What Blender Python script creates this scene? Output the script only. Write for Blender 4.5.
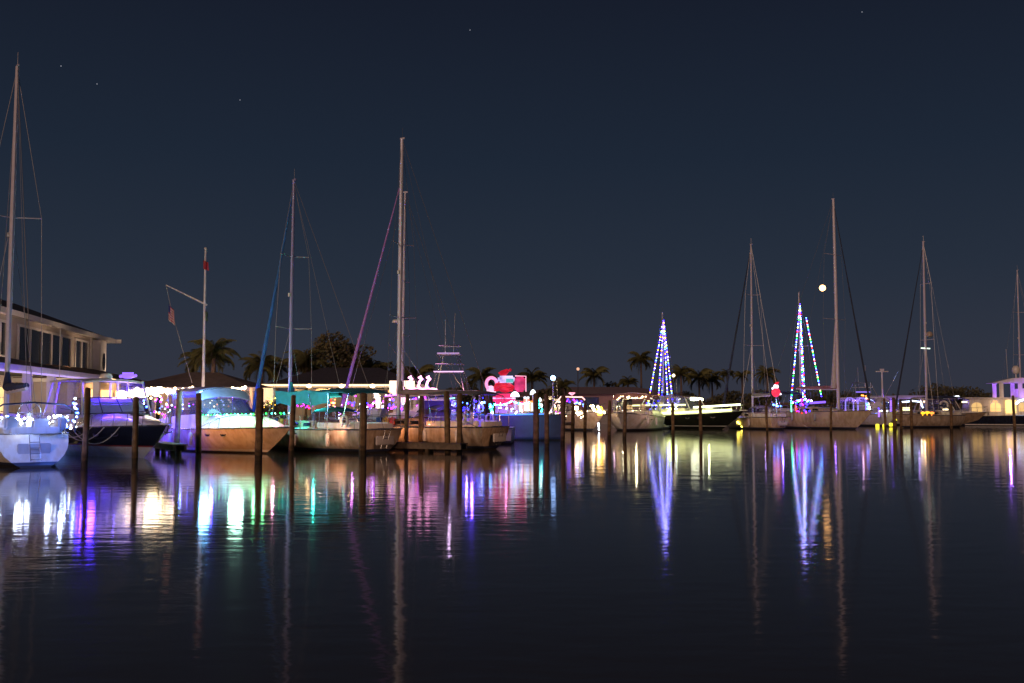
import bpy, bmesh, math, random
from mathutils import Vector, Matrix
R = math.radians
random.seed(7)
scene = bpy.context.scene
for o in list(bpy.data.objects): bpy.data.objects.remove(o, do_unlink=True)
COL = scene.collection

# ------------------------------------------------------------------ camera, sky, light, exposure
F, HOR, CAMH = 995.0, 405.0, 2.4
PITCH = math.atan((HOR - 341.5) / F)
cd = bpy.data.cameras.new('camera'); cam = bpy.data.objects.new('camera', cd); COL.objects.link(cam)
cam.location = (0, 0, CAMH); cam.rotation_euler = (R(90) + PITCH, 0, 0)
cd.sensor_width = 36; cd.lens = F / 1024 * 36; cd.clip_start = .1; cd.clip_end = 6000
scene.camera = cam

world = bpy.data.worlds.new('World'); scene.world = world; world.use_nodes = True
nt = world.node_tree; nt.nodes.clear()
wo = nt.nodes.new('ShaderNodeOutputWorld'); bg = nt.nodes.new('ShaderNodeBackground')
tc = nt.nodes.new('ShaderNodeTexCoord'); sp = nt.nodes.new('ShaderNodeSeparateXYZ'); cr = nt.nodes.new('ShaderNodeValToRGB')
nt.links.new(tc.outputs['Generated'], sp.inputs[0]); nt.links.new(sp.outputs['Z'], cr.inputs[0])
nt.links.new(cr.outputs[0], bg.inputs[0]); nt.links.new(bg.outputs[0], wo.inputs[0])
e = cr.color_ramp.elements
e[0].position = 0.0; e[0].color = (0.032, 0.034, 0.051, 1)
e[1].position = 1.0; e[1].color = (0.0045, 0.0080, 0.018, 1)
for p_, c_ in ((.06, (.027, .033, .051)), (.13, (.0190, .0275, .0455)), (.24, (.0122, .0200, .0365)), (.38, (.0085, .0125, .0245))):
    x_ = e.new(p_); x_.color = (*c_, 1)
bg.inputs[1].default_value = 0.80

sl = bpy.data.lights.new('street_light_sun', 'SUN'); sl.energy = 0.80; sl.angle = R(10); sl.color = (1.0, .60, .40)
street_light_sun = bpy.data.objects.new('street_light_sun', sl); COL.objects.link(street_light_sun); street_light_sun.rotation_euler = (R(74), 0, R(-26))  # stands in for unseen street lighting on the camera-side shore

vs = scene.view_settings; vs.view_transform = 'Standard'; vs.look = 'None'; vs.exposure = 0.35; vs.gamma = 1; vs.use_curve_mapping = False
scene.cycles.use_denoising = True
scene.cycles.max_bounces = 6; scene.cycles.transparent_max_bounces = 10
scene.cycles.sample_clamp_indirect = 6
scene.cycles.use_light_tree = True
scene.cycles.caustics_reflective = False; scene.cycles.caustics_refractive = False

# ------------------------------------------------------------------ helpers
def W(px, py, Y):
    u = (px - 512) / F; v = (341.5 - py) / F
    dy = math.cos(PITCH) - v * math.sin(PITCH); dz = math.sin(PITCH) + v * math.cos(PITCH)
    return Vector((u * Y / dy, Y, CAMH + dz * Y / dy))

_m = {}
def mat(name, color, rough=.5, metal=0, var=.12, scale=3.0, spec=.5, coat=0, streak=0):
    if name in _m: return _m[name]
    m = bpy.data.materials.new(name); m.use_nodes = True; n = m.node_tree; b = n.nodes['Principled BSDF']
    b.inputs['Roughness'].default_value = rough; b.inputs['Metallic'].default_value = metal
    b.inputs['Specular IOR Level'].default_value = spec; b.inputs['Coat Weight'].default_value = coat
    t = n.nodes.new('ShaderNodeTexCoord'); ns = n.nodes.new('ShaderNodeTexNoise'); ns.inputs['Scale'].default_value = scale
    ns.inputs['Detail'].default_value = 5
    r = n.nodes.new('ShaderNodeValToRGB')
    r.color_ramp.elements[0].position = .3; r.color_ramp.elements[1].position = .72
    r.color_ramp.elements[0].color = (*[c * (1 - var) for c in color], 1); r.color_ramp.elements[1].color = (*[min(1, c * (1 + var)) for c in color], 1)
    n.links.new(t.outputs['Object'], ns.inputs['Vector']); n.links.new(ns.outputs['Fac'], r.inputs[0]); n.links.new(r.outputs[0], b.inputs['Base Color'])
    if streak:
        mp = n.nodes.new('ShaderNodeMapping'); mp.inputs['Scale'].default_value = (2.6, 2.6, .22); n2_ = n.nodes.new('ShaderNodeTexNoise'); n2_.inputs['Scale'].default_value = 1.6; n2_.inputs['Detail'].default_value = 6
        r2 = n.nodes.new('ShaderNodeValToRGB'); r2.color_ramp.elements[0].position = .38; r2.color_ramp.elements[1].position = .58
        k = 1 - streak; r2.color_ramp.elements[0].color = (k, k * .93, k * .82, 1); r2.color_ramp.elements[1].color = (1, 1, 1, 1)
        mx = n.nodes.new('ShaderNodeMix'); mx.data_type = 'RGBA'; mx.blend_type = 'MULTIPLY'; mx.inputs[0].default_value = 1
        n.links.new(t.outputs['Object'], mp.inputs[0]); n.links.new(mp.outputs[0], n2_.inputs['Vector']); n.links.new(n2_.outputs['Fac'], r2.inputs[0])
        n.links.new(r.outputs[0], mx.inputs[6]); n.links.new(r2.outputs[0], mx.inputs[7]); n.links.new(mx.outputs[2], b.inputs['Base Color'])
    _m[name] = m; return m
def emis(name, color, s):
    if name in _m: return _m[name]
    m = bpy.data.materials.new(name); m.use_nodes = True; b = m.node_tree.nodes['Principled BSDF']
    b.inputs['Base Color'].default_value = (*[c * .6 for c in color], 1); b.inputs['Roughness'].default_value = .4
    b.inputs['Emission Color'].default_value = (*color, 1); b.inputs['Emission Strength'].default_value = s
    _m[name] = m; return m
def glowcloth(name, color, s):
    m = emis(name, color, s); n = m.node_tree; b = n.nodes['Principled BSDF']; t = n.nodes.new('ShaderNodeTexCoord'); ns = n.nodes.new('ShaderNodeTexNoise'); ns.inputs['Scale'].default_value = 2.3; ns.inputs['Detail'].default_value = 3
    mr = n.nodes.new('ShaderNodeMapRange'); mr.inputs[1].default_value = .32; mr.inputs[2].default_value = .68; mr.inputs[3].default_value = s * .3; mr.inputs[4].default_value = s * 1.5
    n.links.new(t.outputs['Object'], ns.inputs['Vector']); n.links.new(ns.outputs['Fac'], mr.inputs[0]); n.links.new(mr.outputs[0], b.inputs['Emission Strength']); return m
def glass(name, tint, op=.35):
    if name in _m: return _m[name]
    m = bpy.data.materials.new(name); m.use_nodes = True; n = m.node_tree; n.nodes.clear()
    o = n.nodes.new('ShaderNodeOutputMaterial'); mx = n.nodes.new('ShaderNodeMixShader'); tr = n.nodes.new('ShaderNodeBsdfTransparent')
    pb = n.nodes.new('ShaderNodeBsdfPrincipled'); pb.inputs['Base Color'].default_value = (*[c * .3 for c in tint], 1); pb.inputs['Roughness'].default_value = .08
    tr.inputs[0].default_value = (*tint, 1); mx.inputs[0].default_value = op
    n.links.new(tr.outputs[0], mx.inputs[1]); n.links.new(pb.outputs[0], mx.inputs[2]); n.links.new(mx.outputs[0], o.inputs[0])
    _m[name] = m; return m

GEL = mat('gelcoat_white', (.74, .73, .70), .28, var=.07, scale=1.3, coat=.3, streak=.10)
GELC = mat('gelcoat_cream', (.58, .48, .37), .35, var=.14, scale=1.1, coat=.2, streak=.2)
GELD = mat('gelcoat_weathered', (.46, .38, .31), .45, var=.22, scale=2.2, streak=.3)
NAVY = mat('hull_navy', (.012, .016, .035), .15, var=.2, coat=.5)
BLACKH = mat('hull_black', (.012, .014, .012), .14, var=.2, coat=.5)
BLUEH = mat('hull_blue', (.085, .09, .15), .22, var=.1, coat=.4)
BOOT = mat('antifoul', (.02, .018, .02), .7)
BOOTR = mat('antifoul_red', (.09, .02, .018), .7)
STRIPE = mat('stripe_dark', (.03, .04, .09), .3)
STRIPW = mat('stripe_white', (.7, .7, .7), .3)
STRIPR = mat('stripe_red', (.35, .04, .04), .3)
DECK = mat('deck_nonskid', (.62, .60, .55), .7, var=.1, scale=6)
TEAK = mat('teak', (.22, .12, .06), .6, var=.3, scale=8)
MAST = mat('mast_anodised', (.62, .60, .70), .5, .1, var=.08)
STEEL = mat('stainless', (.62, .62, .62), .22, .9, var=.05)
WIRE = mat('rigging_wire', (.28, .28, .30), .4, .6)
CANB = mat('canvas_navy', (.02, .03, .09), .9, var=.2)
CANT = mat('canvas_teal', (.02, .22, .26), .9, var=.2)
CANR = mat('canvas_maroon', (.32, .15, .15), .9, var=.2)
CANG = mat('canvas_grey', (.22, .21, .22), .9, var=.2)
CANW = mat('canvas_white', (.6, .58, .56), .9, var=.1)
SAILB = mat('sail_cover_blue', (.03, .12, .32), .85, var=.2)
SAILW = mat('sail_white', (.55, .52, .50), .85, var=.12)
SMOKE = glass('smoked_glass', (.35, .38, .45), .45)
CLEAR = glass('clear_glass', (.85, .88, .9), .12)
VINYL = glass('clear_vinyl', (.75, .75, .95), .16)
DARKW = mat('dark_window', (.015, .017, .022), .08, var=.1)
RUB = mat('rubber', (.02, .02, .02), .7)
FEND = mat('fender_vinyl', (.55, .55, .58), .4)
WOOD = mat('piling_wood', (.085, .058, .034), .9, var=.45, scale=2.5)
DOCKW = mat('dock_planks', (.16, .13, .10), .85, var=.3, scale=5)
ROPE = mat('rope', (.55, .52, .45), .9)

class MB:
    def __init__(s): s.v = []; s.f = []; s.mi = []
    def add(s, vs_, fs_, mi=0):
        k = len(s.v); s.v += [tuple(v) for v in vs_]
        for f in fs_: s.f.append([k + i for i in f]); s.mi.append(mi)
    def box(s, c, d, mi=0, rz=0, ry=0):
        c = Vector(c); h = Vector(d) / 2; M = Matrix.Rotation(rz, 3, 'Z') @ Matrix.Rotation(ry, 3, 'Y')
        vs_ = [c + M @ Vector((sx * h.x, sy * h.y, sz * h.z)) for sx in (-1, 1) for sy in (-1, 1) for sz in (-1, 1)]
        s.add(vs_, [(0, 1, 3, 2), (4, 6, 7, 5), (0, 4, 5, 1), (2, 3, 7, 6), (0, 2, 6, 4), (1, 5, 7, 3)], mi); return s
    def tube(s, pts, r, n=6, mi=0, caps=True):
        pts = [Vector(p) for p in pts]; rs = r if isinstance(r, (list, tuple)) else [r] * len(pts)
        rings = []; up = None
        for i, p in enumerate(pts):
            d = (pts[min(i + 1, len(pts) - 1)] - pts[max(i - 1, 0)])
            d = d.normalized() if d.length > 1e-9 else Vector((0, 0, 1))
            if up is None: up = Vector((1, 0, 0)) if abs(d.z) > .9 else Vector((0, 0, 1))
            a = d.cross(up);
            if a.length < 1e-4: a = d.cross(Vector((0, 1, 0)))
            a.normalize(); b = a.cross(d).normalized(); up = b
            rings.append([p + (a * math.cos(2 * math.pi * j / n) + b * math.sin(2 * math.pi * j / n)) * rs[i] for j in range(n)])
        vs_ = [v for rg in rings for v in rg]; fs_ = []
        for i in range(len(pts) - 1):
            for j in range(n):
                fs_.append((i * n + j, i * n + (j + 1) % n, (i + 1) * n + (j + 1) % n, (i + 1) * n + j))
        if caps: fs_.append(tuple(range(n))[::-1]); fs_.append(tuple((len(pts) - 1) * n + j for j in range(n)))
        s.add(vs_, fs_, mi); return s
    def ball(s, c, r, n=10, m=7, mi=0):
        c = Vector(c); r = Vector((r, r, r)) if isinstance(r, (int, float)) else Vector(r)
        vs_ = [c + Vector((0, 0, -r.z))]
        for i in range(1, m):
            t = -math.pi / 2 + math.pi * i / m
            for j in range(n):
                a = 2 * math.pi * j / n; vs_.append(c + Vector((r.x * math.cos(t) * math.cos(a), r.y * math.cos(t) * math.sin(a), r.z * math.sin(t))))
        vs_.append(c + Vector((0, 0, r.z))); fs_ = []
        for j in range(n): fs_.append((0, 1 + (j + 1) % n, 1 + j))
        for i in range(m - 2):
            for j in range(n): a = 1 + i * n; fs_.append((a + j, a + (j + 1) % n, a + n + (j + 1) % n, a + n + j))
        k = 1 + (m - 2) * n
        for j in range(n): fs_.append((k + j, k + (j + 1) % n, len(vs_) - 1))
        s.add(vs_, fs_, mi); return s
    def lathe(s, prof, c=(0, 0, 0), n=14, mi=0):
        c = Vector(c); vs_ = []; fs_ = []
        for (r, z) in prof:
            for j in range(n): a = 2 * math.pi * j / n; vs_.append(c + Vector((r * math.cos(a), r * math.sin(a), z)))
        for i in range(len(prof) - 1):
            for j in range(n): fs_.append((i * n + j, i * n + (j + 1) % n, (i + 1) * n + (j + 1) % n, (i + 1) * n + j))
        fs_.append(tuple(range(n))[::-1]); fs_.append(tuple((len(prof) - 1) * n + j for j in range(n)))
        s.add(vs_, fs_, mi); return s
    def slab(s, poly, wf, mi=0):
        """side profile poly (x,z) extruded to y=+-wf(x,z)"""
        n = len(poly); vs_ = [(x, wf(x, z), z) for x, z in poly] + [(x, -wf(x, z), z) for x, z in poly]
        fs_ = [tuple(range(n)), tuple(range(2 * n - 1, n - 1, -1))] + [(i, i + n, (i + 1) % n + n, (i + 1) % n) for i in range(n)]
        s.add(vs_, fs_, mi); return s
    def panel(s, poly, wf, side, off=.012, th=.02, mi=0):
        n = len(poly); a = [(x, side * (wf(x, z) + off), z) for x, z in poly]; b = [(x, side * (wf(x, z) + off - th), z) for x, z in poly]
        s.add(a + b, [tuple(range(n)), tuple(range(2 * n - 1, n - 1, -1))] + [(i, i + n, (i + 1) % n + n, (i + 1) % n) for i in range(n)], mi); return s
    def build(s, name, mats, parent=None, smooth=False, bevel=0, loc=None):
        me = bpy.data.meshes.new(name); me.from_pydata(s.v, [], s.f)
        if not isinstance(mats, (list, tuple)): mats = [mats]
        for m in mats: me.materials.append(m)
        for p, k in zip(me.polygons, s.mi): p.material_index = k
        bm = bmesh.new(); bm.from_mesh(me); bmesh.ops.recalc_face_normals(bm, faces=bm.faces)
        if bevel: bmesh.ops.bevel(bm, geom=list(bm.edges), offset=bevel, segments=2, affect='EDGES', clamp_overlap=True)
        bm.to_mesh(me); bm.free()
        if smooth:
            me.shade_smooth()
            try: me.set_sharp_from_angle(angle=R(40))
            except Exception: pass
        o = bpy.data.objects.new(name, me); COL.objects.link(o)
        if parent: o.parent = parent
        if loc is not None: o.location = loc
        return o

def thing(name, label, cat, loc=(0, 0, 0), rz=0, group=None):
    o = bpy.data.objects.new(name, None); COL.objects.link(o); o.location = loc; o.rotation_euler = (0, 0, rz)
    o.empty_display_size = .3; o['label'] = label; o['category'] = cat
    if group: o['group'] = group
    return o
def tag(o, label, cat, group=None):
    o['label'] = label; o['category'] = cat
    if group: o['group'] = group
    return o
def kind(o, k): o['kind'] = k; return o
def lamp(name, loc, color, w, parent=None, r=.06, aim=None, cone=100):
    l = bpy.data.lights.new(name, 'SPOT' if aim else 'POINT'); l.energy = w
    if aim: l.spot_size = R(cone); l.spot_blend = 1.0
    l.color = color; l.shadow_soft_size = r
    o = bpy.data.objects.new(name, l); COL.objects.link(o); o.location = loc
    if aim: o.rotation_euler = (Vector(aim) - Vector(loc)).to_track_quat('-Z', 'Y').to_euler()
    if parent: o.parent = parent
    return o
def share(name, me, parent, loc=(0, 0, 0), rot=(0, 0, 0), sc=1):
    o = bpy.data.objects.new(name, me); COL.objects.link(o); o.parent = parent; o.location = loc; o.rotation_euler = rot; o.scale = (sc,) * 3; return o
def lerp(a, b, t): return a + (b - a) * t

# ------------------------------------------------------------------ water, land, dock
wm = bpy.data.materials.new('water'); wm.use_nodes = True; n = wm.node_tree; pb = n.nodes['Principled BSDF']
pb.inputs['Base Color'].default_value = (.055, .048, .038, 1); pb.inputs['IOR'].default_value = 1.333; pb.inputs['Roughness'].default_value = .07
pb.inputs['Specular IOR Level'].default_value = .5
t = n.nodes.new('ShaderNodeTexCoord')
def wave_noise(scale, sx, sy, det):
    mp = n.nodes.new('ShaderNodeMapping'); mp.inputs['Scale'].default_value = (sx, sy, 1); ns = n.nodes.new('ShaderNodeTexNoise')
    ns.inputs['Scale'].default_value = scale; ns.inputs['Detail'].default_value = det
    n.links.new(t.outputs['Object'], mp.inputs[0]); n.links.new(mp.outputs[0], ns.inputs['Vector']); return ns
n1 = wave_noise(2.6, .45, 1.0, 3); n2 = wave_noise(.6, .5, 1.0, 2)
b1 = n.nodes.new('ShaderNodeBump'); b1.inputs['Strength'].default_value = 1.0; b1.inputs['Distance'].default_value = .0060
b2 = n.nodes.new('ShaderNodeBump'); b2.inputs['Strength'].default_value = 1.0; b2.inputs['Distance'].default_value = .006
n.links.new(n1.outputs['Fac'], b1.inputs['Height']); n.links.new(n2.outputs['Fac'], b2.inputs['Height'])
n.links.new(b1.outputs[0], b2.inputs['Normal']); n.links.new(b2.outputs[0], pb.inputs['Normal'])
w_ = MB(); w_.add([(-1500, -200, 0), (1500, -200, 0), (1500, 2500, 0), (-1500, 2500, 0)], [(0, 1, 2, 3)])
kind(w_.build('water', wm), 'structure')

LZ = 1.0
shore = [(-1500, 47.5), (-26.5, 47.5), (-26, 57.5), (-19.5, 60), (-19, 73), (-4, 74.5), (-3, 126), (90, 128), (1500, 131)]
GROUND = mat('lawn', (.045, .055, .025), .95, var=.4, scale=.8)
g_ = MB(); g_.add([(x, y, LZ) for x, y in shore] + [(1500, 2500, LZ), (-1500, 2500, LZ)], [tuple(range(len(shore) + 2))])
kind(g_.build('ground', GROUND), 'structure')
CONC = mat('concrete', (.28, .26, .23), .85, var=.25, scale=1.5)
s_ = MB()
for (x0, y0), (x1, y1) in zip(shore[:-1], shore[1:]):
    d = Vector((x1 - x0, y1 - y0, 0)); L_ = d.length; c = Vector(((x0 + x1) / 2, (y0 + y1) / 2, .3)); a = math.atan2(d.y, d.x)
    s_.box(c, (L_, .3, 1.5), rz=a); s_.box((c.x, c.y, 1.09), (L_ + .2, .55, .16), rz=a)
tag(s_.build('seawall', CONC), 'grey concrete seawall with a capping slab along the shore', 'seawall')
kind(MB().box((-12, 76.5, LZ + .006), (13, 3.5, .004)).build('path', mat('paving', (.2, .18, .16), .8, var=.2, scale=2)), 'structure')

# ------------------------------------------------------------------ hull
class Hull: pass
def make_hull(parent, L, B, fs, fb, top=GEL, stripe=STRIPE, boot=BOOT, bow_oh=.14, rake=.5, full=2.0, stern_w=.78, wlr=.85, flare=.5, sag=.06, sz=(.08, .2), band=None, deckm=DECK, rail=STEEL, draft=.45, round_st=False):
    H = Hull(); H.L = L; H.B = B
    NT = 26
    def sheer(t): return fs + (fb - fs) * t ** 1.7 - sag * math.sin(math.pi * t)
    def plan(t):
        return (stern_w + (1 - stern_w) * math.sin(math.pi / 2 * min(t / .45, 1))) if t < .45 else max(.015, 1 - ((t - .45) / .55) ** full)
    def hw(t, u):
        if round_st:
            k = lerp(.40, wlr, min(1, t / .45) ** .7) * lerp(1, flare, t ** 2.2); return B / 2 * plan(t) * (1 - (1 - k) * (1 - max(u, 0)) ** 3.0)
        k = lerp(wlr, wlr * flare, t ** 2.2)
        return B / 2 * plan(t) * (k + (1 - k) * max(u, 0) ** .65)
    def xx(t, u):
        xs = rake * (1 - u) * -1 if rake < 0 else rake * u
        xe = L * (1 - bow_oh * (1 - u) ** 1.25); return xs + (xe - xs) * t
    H.sheer = sheer
    def sp_(t, side, inset=0, dz=0): return Vector((xx(t, 1), side * max(0, hw(t, 1) - inset), sheer(t) + dz))
    H.pt = sp_
    H.hw = hw
    zs = [sz[0], sz[1]]
    def rows(t):
        s = sheer(t); rr = [(-draft, 0.0)]
        out = [(-draft, 'k'), (-draft * .45, 'b'), (0.0, 'b'), (sz[0], 'w'), (sz[1], 's')]
        z0 = sz[1]
        for q in (.22, .45, .68, .86, .94, 1.0): out.append((lerp(z0, s, q), 'h'))
        return out
    verts = []; NR = 11
    for i in range(NT + 1):
        t = i / NT; t = 1 - (1 - t) ** 1.25; s = sheer(t); rw = rows(t)
        for (z, k) in rw:
            u = z / s
            if k == 'k': y = 0.0; x = xx(t, 0)
            elif z < 0: y = hw(t, 0) * .72; x = xx(t, 0)
            else: y = hw(t, u); x = xx(t, u)
            verts.append((x, y, z))
    m = MB(); nv = len(verts)
    vs_ = verts + [(x, -y, z) for x, y, z in verts]
    fs_ = []; mi = []
    for i in range(NT):
        for j in range(NR - 1):
            k = 1 if j < 3 else (2 if j == 3 else (3 if (band and j in band) else 0))
            a = i * NR + j; b = a + NR
            fs_.append((a, b, b + 1, a + 1)); mi.append(k)
            fs_.append((nv + a, nv + a + 1, nv + b + 1, nv + b)); mi.append(k)
    for j in range(NR - 1):
        k = 1 if j < 3 else (2 if j == 3 else 0)
        fs_.append((j, j + 1, nv + j + 1, nv + j)); mi.append(k)
        a = NT * NR + j; fs_.append((a, nv + a, nv + a + 1, a + 1)); mi.append(k)
    m.v = [tuple(v) for v in vs_]; m.f = [list(f) for f in fs_]; m.mi = mi
    H.obj = m.build('hull', [top, boot, stripe, STRIPW if band is None else band[min(band)] if isinstance(band, dict) else STRIPW], parent, smooth=True)
    d = MB(); vs_ = []; fs_ = []
    for i in range(NT + 1):
        t = i / NT; t = 1 - (1 - t) ** 1.25; p = sp_(t, 1, .02, -.015); vs_ += [p, (p.x, 0, p.z + .06 * plan(t)), (p.x, -p.y, p.z)]
    for i in range(NT): a = i * 3; fs_ += [(a, a + 3, a + 4, a + 1), (a + 1, a + 4, a + 5, a + 2)]
    d.add(vs_, fs_); d.build('deck', deckm, parent, smooth=True)
    r = MB()
    for sd in (1, -1): r.tube([sp_(i / 20, sd, -.01, -.03) for i in range(21)], .035, 6)
    r.tube([sp_(0, 1, 0, -.03), sp_(0, -1, 0, -.03)], .035)
    r.build('rub_rail', rail, parent, smooth=True)
    return H

def rails(H, parent, t0=.02, t1=.97, h=.6, every=1.6, bow=True, m=STEEL, lines=2, r=.016):
    n_ = max(3, int((t1 - t0) * H.L / every))
    for sd in (1, -1):
        pts = [H.pt(lerp(t0, t1, i / n_), sd, .08) for i in range(n_ + 1)]
        for p in pts: MB().tube([p, p + Vector((0, 0, h))], r, 5).build('stanchion', m, parent)
        for q in range(lines):
            MB().tube([p + Vector((0, 0, h * (1 - q * .48))) for p in pts], r * (.9 if q == 0 and bow == 'solid' else .45), 4).build('lifeline', m, parent)
    if bow:
        a = H.pt(t1, 1, .08, h); b = H.pt(t1, -1, .08, h); c = H.pt(1, 1, 0, h + .08); c.y = 0; c.x += .1
        f = H.pt(1, 1, 0, 0); f.y = 0
        MB().tube([H.pt(t1 - .12, 1, .08, h), a, c, b, H.pt(t1 - .12, -1, .08, h)], .02, 6).tube([c, f], .018).build('pulpit', m, parent, smooth=True)

def fender(parent, p):
    m = MB().lathe([(.02, .36), (.09, .30), (.12, .2), (.12, -.2), (.09, -.3), (.02, -.34)], p, 10)
    m.tube([Vector(p) + Vector((0, 0, .34)), Vector(p) + Vector((0, 0, .75))], .012, 4)
    m.build('fender', FEND, parent, smooth=True)

def canopy(parent, name, x0, x1, hwid, z, mt, rise=.18, frame=True, zdeck=1.3, slope=0.0, th=.04, drop=.12):
    """curved fabric top on a tube frame"""
    NX, NY = 8, 8; top = []; bot = []
    for i in range(NX + 1):
        for j in range(NY + 1):
            a = i / NX; b = j / NY * 2 - 1
            zz = z + slope * a + rise * (1 - abs(b) ** 2.4) * (.75 + .25 * math.sin(math.pi * a)) - drop * max(0, abs(2 * a - 1) - .75) * 4
            top.append((lerp(x0, x1, a), b * hwid, zz)); bot.append((lerp(x0, x1, a), b * (hwid - .02), zz - th))
    m = MB(); k = len(top); w = NY + 1; fs_ = []
    for i in range(NX):
        for j in range(NY): a = i * w + j; fs_ += [(a, a + w, a + w + 1, a + 1), (k + a, k + a + 1, k + a + w + 1, k + a + w)]
    for i in range(NX):
        a = i * w; fs_ += [(a, k + a, k + a + w, a + w)]; a = i * w + NY; fs_ += [(a, a + w, k + a + w, k + a)]
    for j in range(NY):
        fs_ += [(j, j + 1, k + j + 1, k + j)]; a = NX * w + j; fs_ += [(a, k + a, k + a + 1, a + 1)]
    m.add(top + bot, fs_); m.build(name, mt, parent, smooth=True)
    if frame:
        xm = (x0 + x1) / 2
        for xa in (x0 + .06, xm, x1 - .06):
            f = MB(); zt = z + slope * (xa - x0) / (x1 - x0)
            f.tube([(xm * .3 + xa * .7, -hwid, zdeck), (xa, -hwid + .03, zt - .06), (xa, -hwid * .8, zt + rise * .5 - .05), (xa, 0, zt + rise - .07), (xa, hwid * .8, zt + rise * .5 - .05), (xa, hwid - .03, zt - .06), (xm * .3 + xa * .7, hwid, zdeck)], .018, 5)
            f.build('canopy_frame', STEEL, parent, smooth=True)

def place(px, Y, yaw, lx):
    """root position so that local point (lx,0) stands at column px, distance Y"""
    p = W(px, 430, Y); return (p.x - math.cos(yaw) * lx, p.y - math.sin(yaw) * lx, 0)

# ------------------------------------------------------------------ sailing yacht
def sailboat(label, loc, yaw, L=11, B=3.5, fs=1.15, fb=1.45, mast_x=6.2, mast_top=15, spread=(.42, .68), top=GEL, stripe=STRIPE, boot=BOOT, furl=SAILW, furl_r=.11,
             bimini=None, dodger=None, cover=CANB, boom=True, boom_z=2.7, rake=.55, railh=.6, mastm=MAST, radar=False, wind=True, sail_up=False, spread_w=1.0, forebase=None, name='sailboat', group='sailboats moored in the marina', cabin_h=.42, boom_len=None, gen_top=.93, wheel=True, mast_r=.1, back=True, mast_px=None):
    if mast_px is not None:
        k_ = W(mast_px, 400, 1).x; mast_x = (k_ * loc[1] - loc[0]) / (math.cos(yaw) - k_ * math.sin(yaw)); print('mast_x', label[:30], round(mast_x, 2))
    t = thing(name, label, 'sailboat', loc, yaw, group)
    H = make_hull(t, L, B, fs, fb, top, stripe, boot, bow_oh=.15, rake=rake, full=2.0, stern_w=.74, wlr=.82, round_st=True)
    zd = fs + .02
    cx0, cx1 = L * .36, L * .74; zc = lambda x: H.sheer(x / L) + .02
    wf = lambda x, z: B * .5 * (.62 if x < L * .55 else .62 - .34 * ((x - L * .55) / (L * .2))) - max(0, z - 1.3) * .22
    prof = [(cx0, zc(cx0) - .1), (cx1, zc(cx1) - .1), (cx1 - .25, zc(cx1) + .14), (lerp(cx0, cx1, .55), zc(cx0) + cabin_h * .88), (cx0, zc(cx0) + cabin_h)]
    c = MB().slab(prof, wf).build('cabin_trunk', top if top in (GEL, GELC, GELD) else GEL, t, bevel=.035)
    for sd in (1, -1):
        for k in range(3):
            xa = cx0 + .35 + k * .95; za = zc(xa) + .1
            MB().panel([(xa, za), (xa + .6, za), (xa + .56, za + .16), (xa + .04, za + .18)], wf, sd, .025).build('portlight', DARKW, c)
    # cockpit coamings, wheel
    cm = MB()
    for sd in (1, -1): cm.box((L * .2, sd * B * .27, zd + .12), (L * .3, .22, .3))
    cm.box((.35, 0, zd + .1), (.3, B * .5, .26)); cm.build('cockpit_coaming', GEL, t, bevel=.04)
    if wheel:
        pe = MB().tube([(1.6, 0, zd), (1.6, 0, zd + .75)], [.12, .08], 8).build('pedestal', GEL, t)
        wl = MB(); N = 16; rim = [(1.5, .42 * math.cos(2 * math.pi * i / N), zd + .8 + .42 * math.sin(2 * math.pi * i / N)) for i in range(N + 1)]
        wl.tube(rim, .018, 5)
        for i in range(0, N, 3): wl.tube([(1.5, 0, zd + .8), rim[i]], .01, 4)
        wl.build('wheel', STEEL, t)
    rails(H, t, .06, .9, railh)
    # pushpit
    a = H.pt(0, 1, .1); b = H.pt(0, -1, .1); h = Vector((0, 0, railh + .05))
    MB().tube([H.pt(.16, 1, .08) + h, H.pt(.05, 1, .08) + h, a + h, a + h * .99 + Vector((.02, -.5, 0))], .018).tube([a, a + h], .018).build('pushpit', STEEL, t, smooth=True)
    MB().tube([H.pt(.16, -1, .08) + h, H.pt(.05, -1, .08) + h, b + h, b + h * .99 + Vector((.02, .5, 0))], .018).tube([b, b + h], .018).build('pushpit', STEEL, t, smooth=True)
    # transom step and ladder
    ht = MB().box((rake * .45 + .02, 0, fs * .52), (.12, B * .34, fs * .36), ry=0).build('transom_door', mat('gelcoat_grey', (.45, .45, .48), .4), t, bevel=.03)
    ld = MB()
    for sd in (-1, 1): ld.tube([(rake * .7 - .1, sd * .18, fs * .95), (-.05, sd * .18, .25)], .016)
    for q in range(4): zq = .3 + q * .22; ld.tube([(lerp(-.05, rake * .7 - .1, (zq - .25) / (fs * .95 - .25)), -.18, zq), (lerp(-.05, rake * .7 - .1, (zq - .25) / (fs * .95 - .25)), .18, zq)], .014)
    ld.build('boarding_ladder', STEEL, ht)
    zb = zc(mast_x) + .3
    ms = MB().tube([(mast_x, 0, zb - .6), (mast_x - .06, 0, mast_top * .6), (mast_x - .12, 0, mast_top)], [mast_r, mast_r, mast_r * .72], 8)
    ms.box((mast_x - .16, 0, mast_top + .03), (.32, .07, .08)); mo = ms.build('mast', mastm, t, smooth=True)
    for q, f in enumerate(spread):
        z = zb + (mast_top - zb) * f; wd = spread_w * (1.05 - .22 * q)
        MB().tube([(mast_x - .3, -wd, z + .04), (mast_x, 0, z), (mast_x - .3, wd, z + .04)], .028, 5).build('spreader', MAST, mo)
    MB().tube([(mast_x - .15, 0, mast_top + .05), (mast_x - .15, 0, mast_top + .65)], .01, 4).build('antenna', WIRE, mo)
    if wind: MB().box((mast_x - .05, .12, lerp(zb, mast_top, .52)), (.14, .14, .2)).build('steaming_light', GEL, mo)
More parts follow.
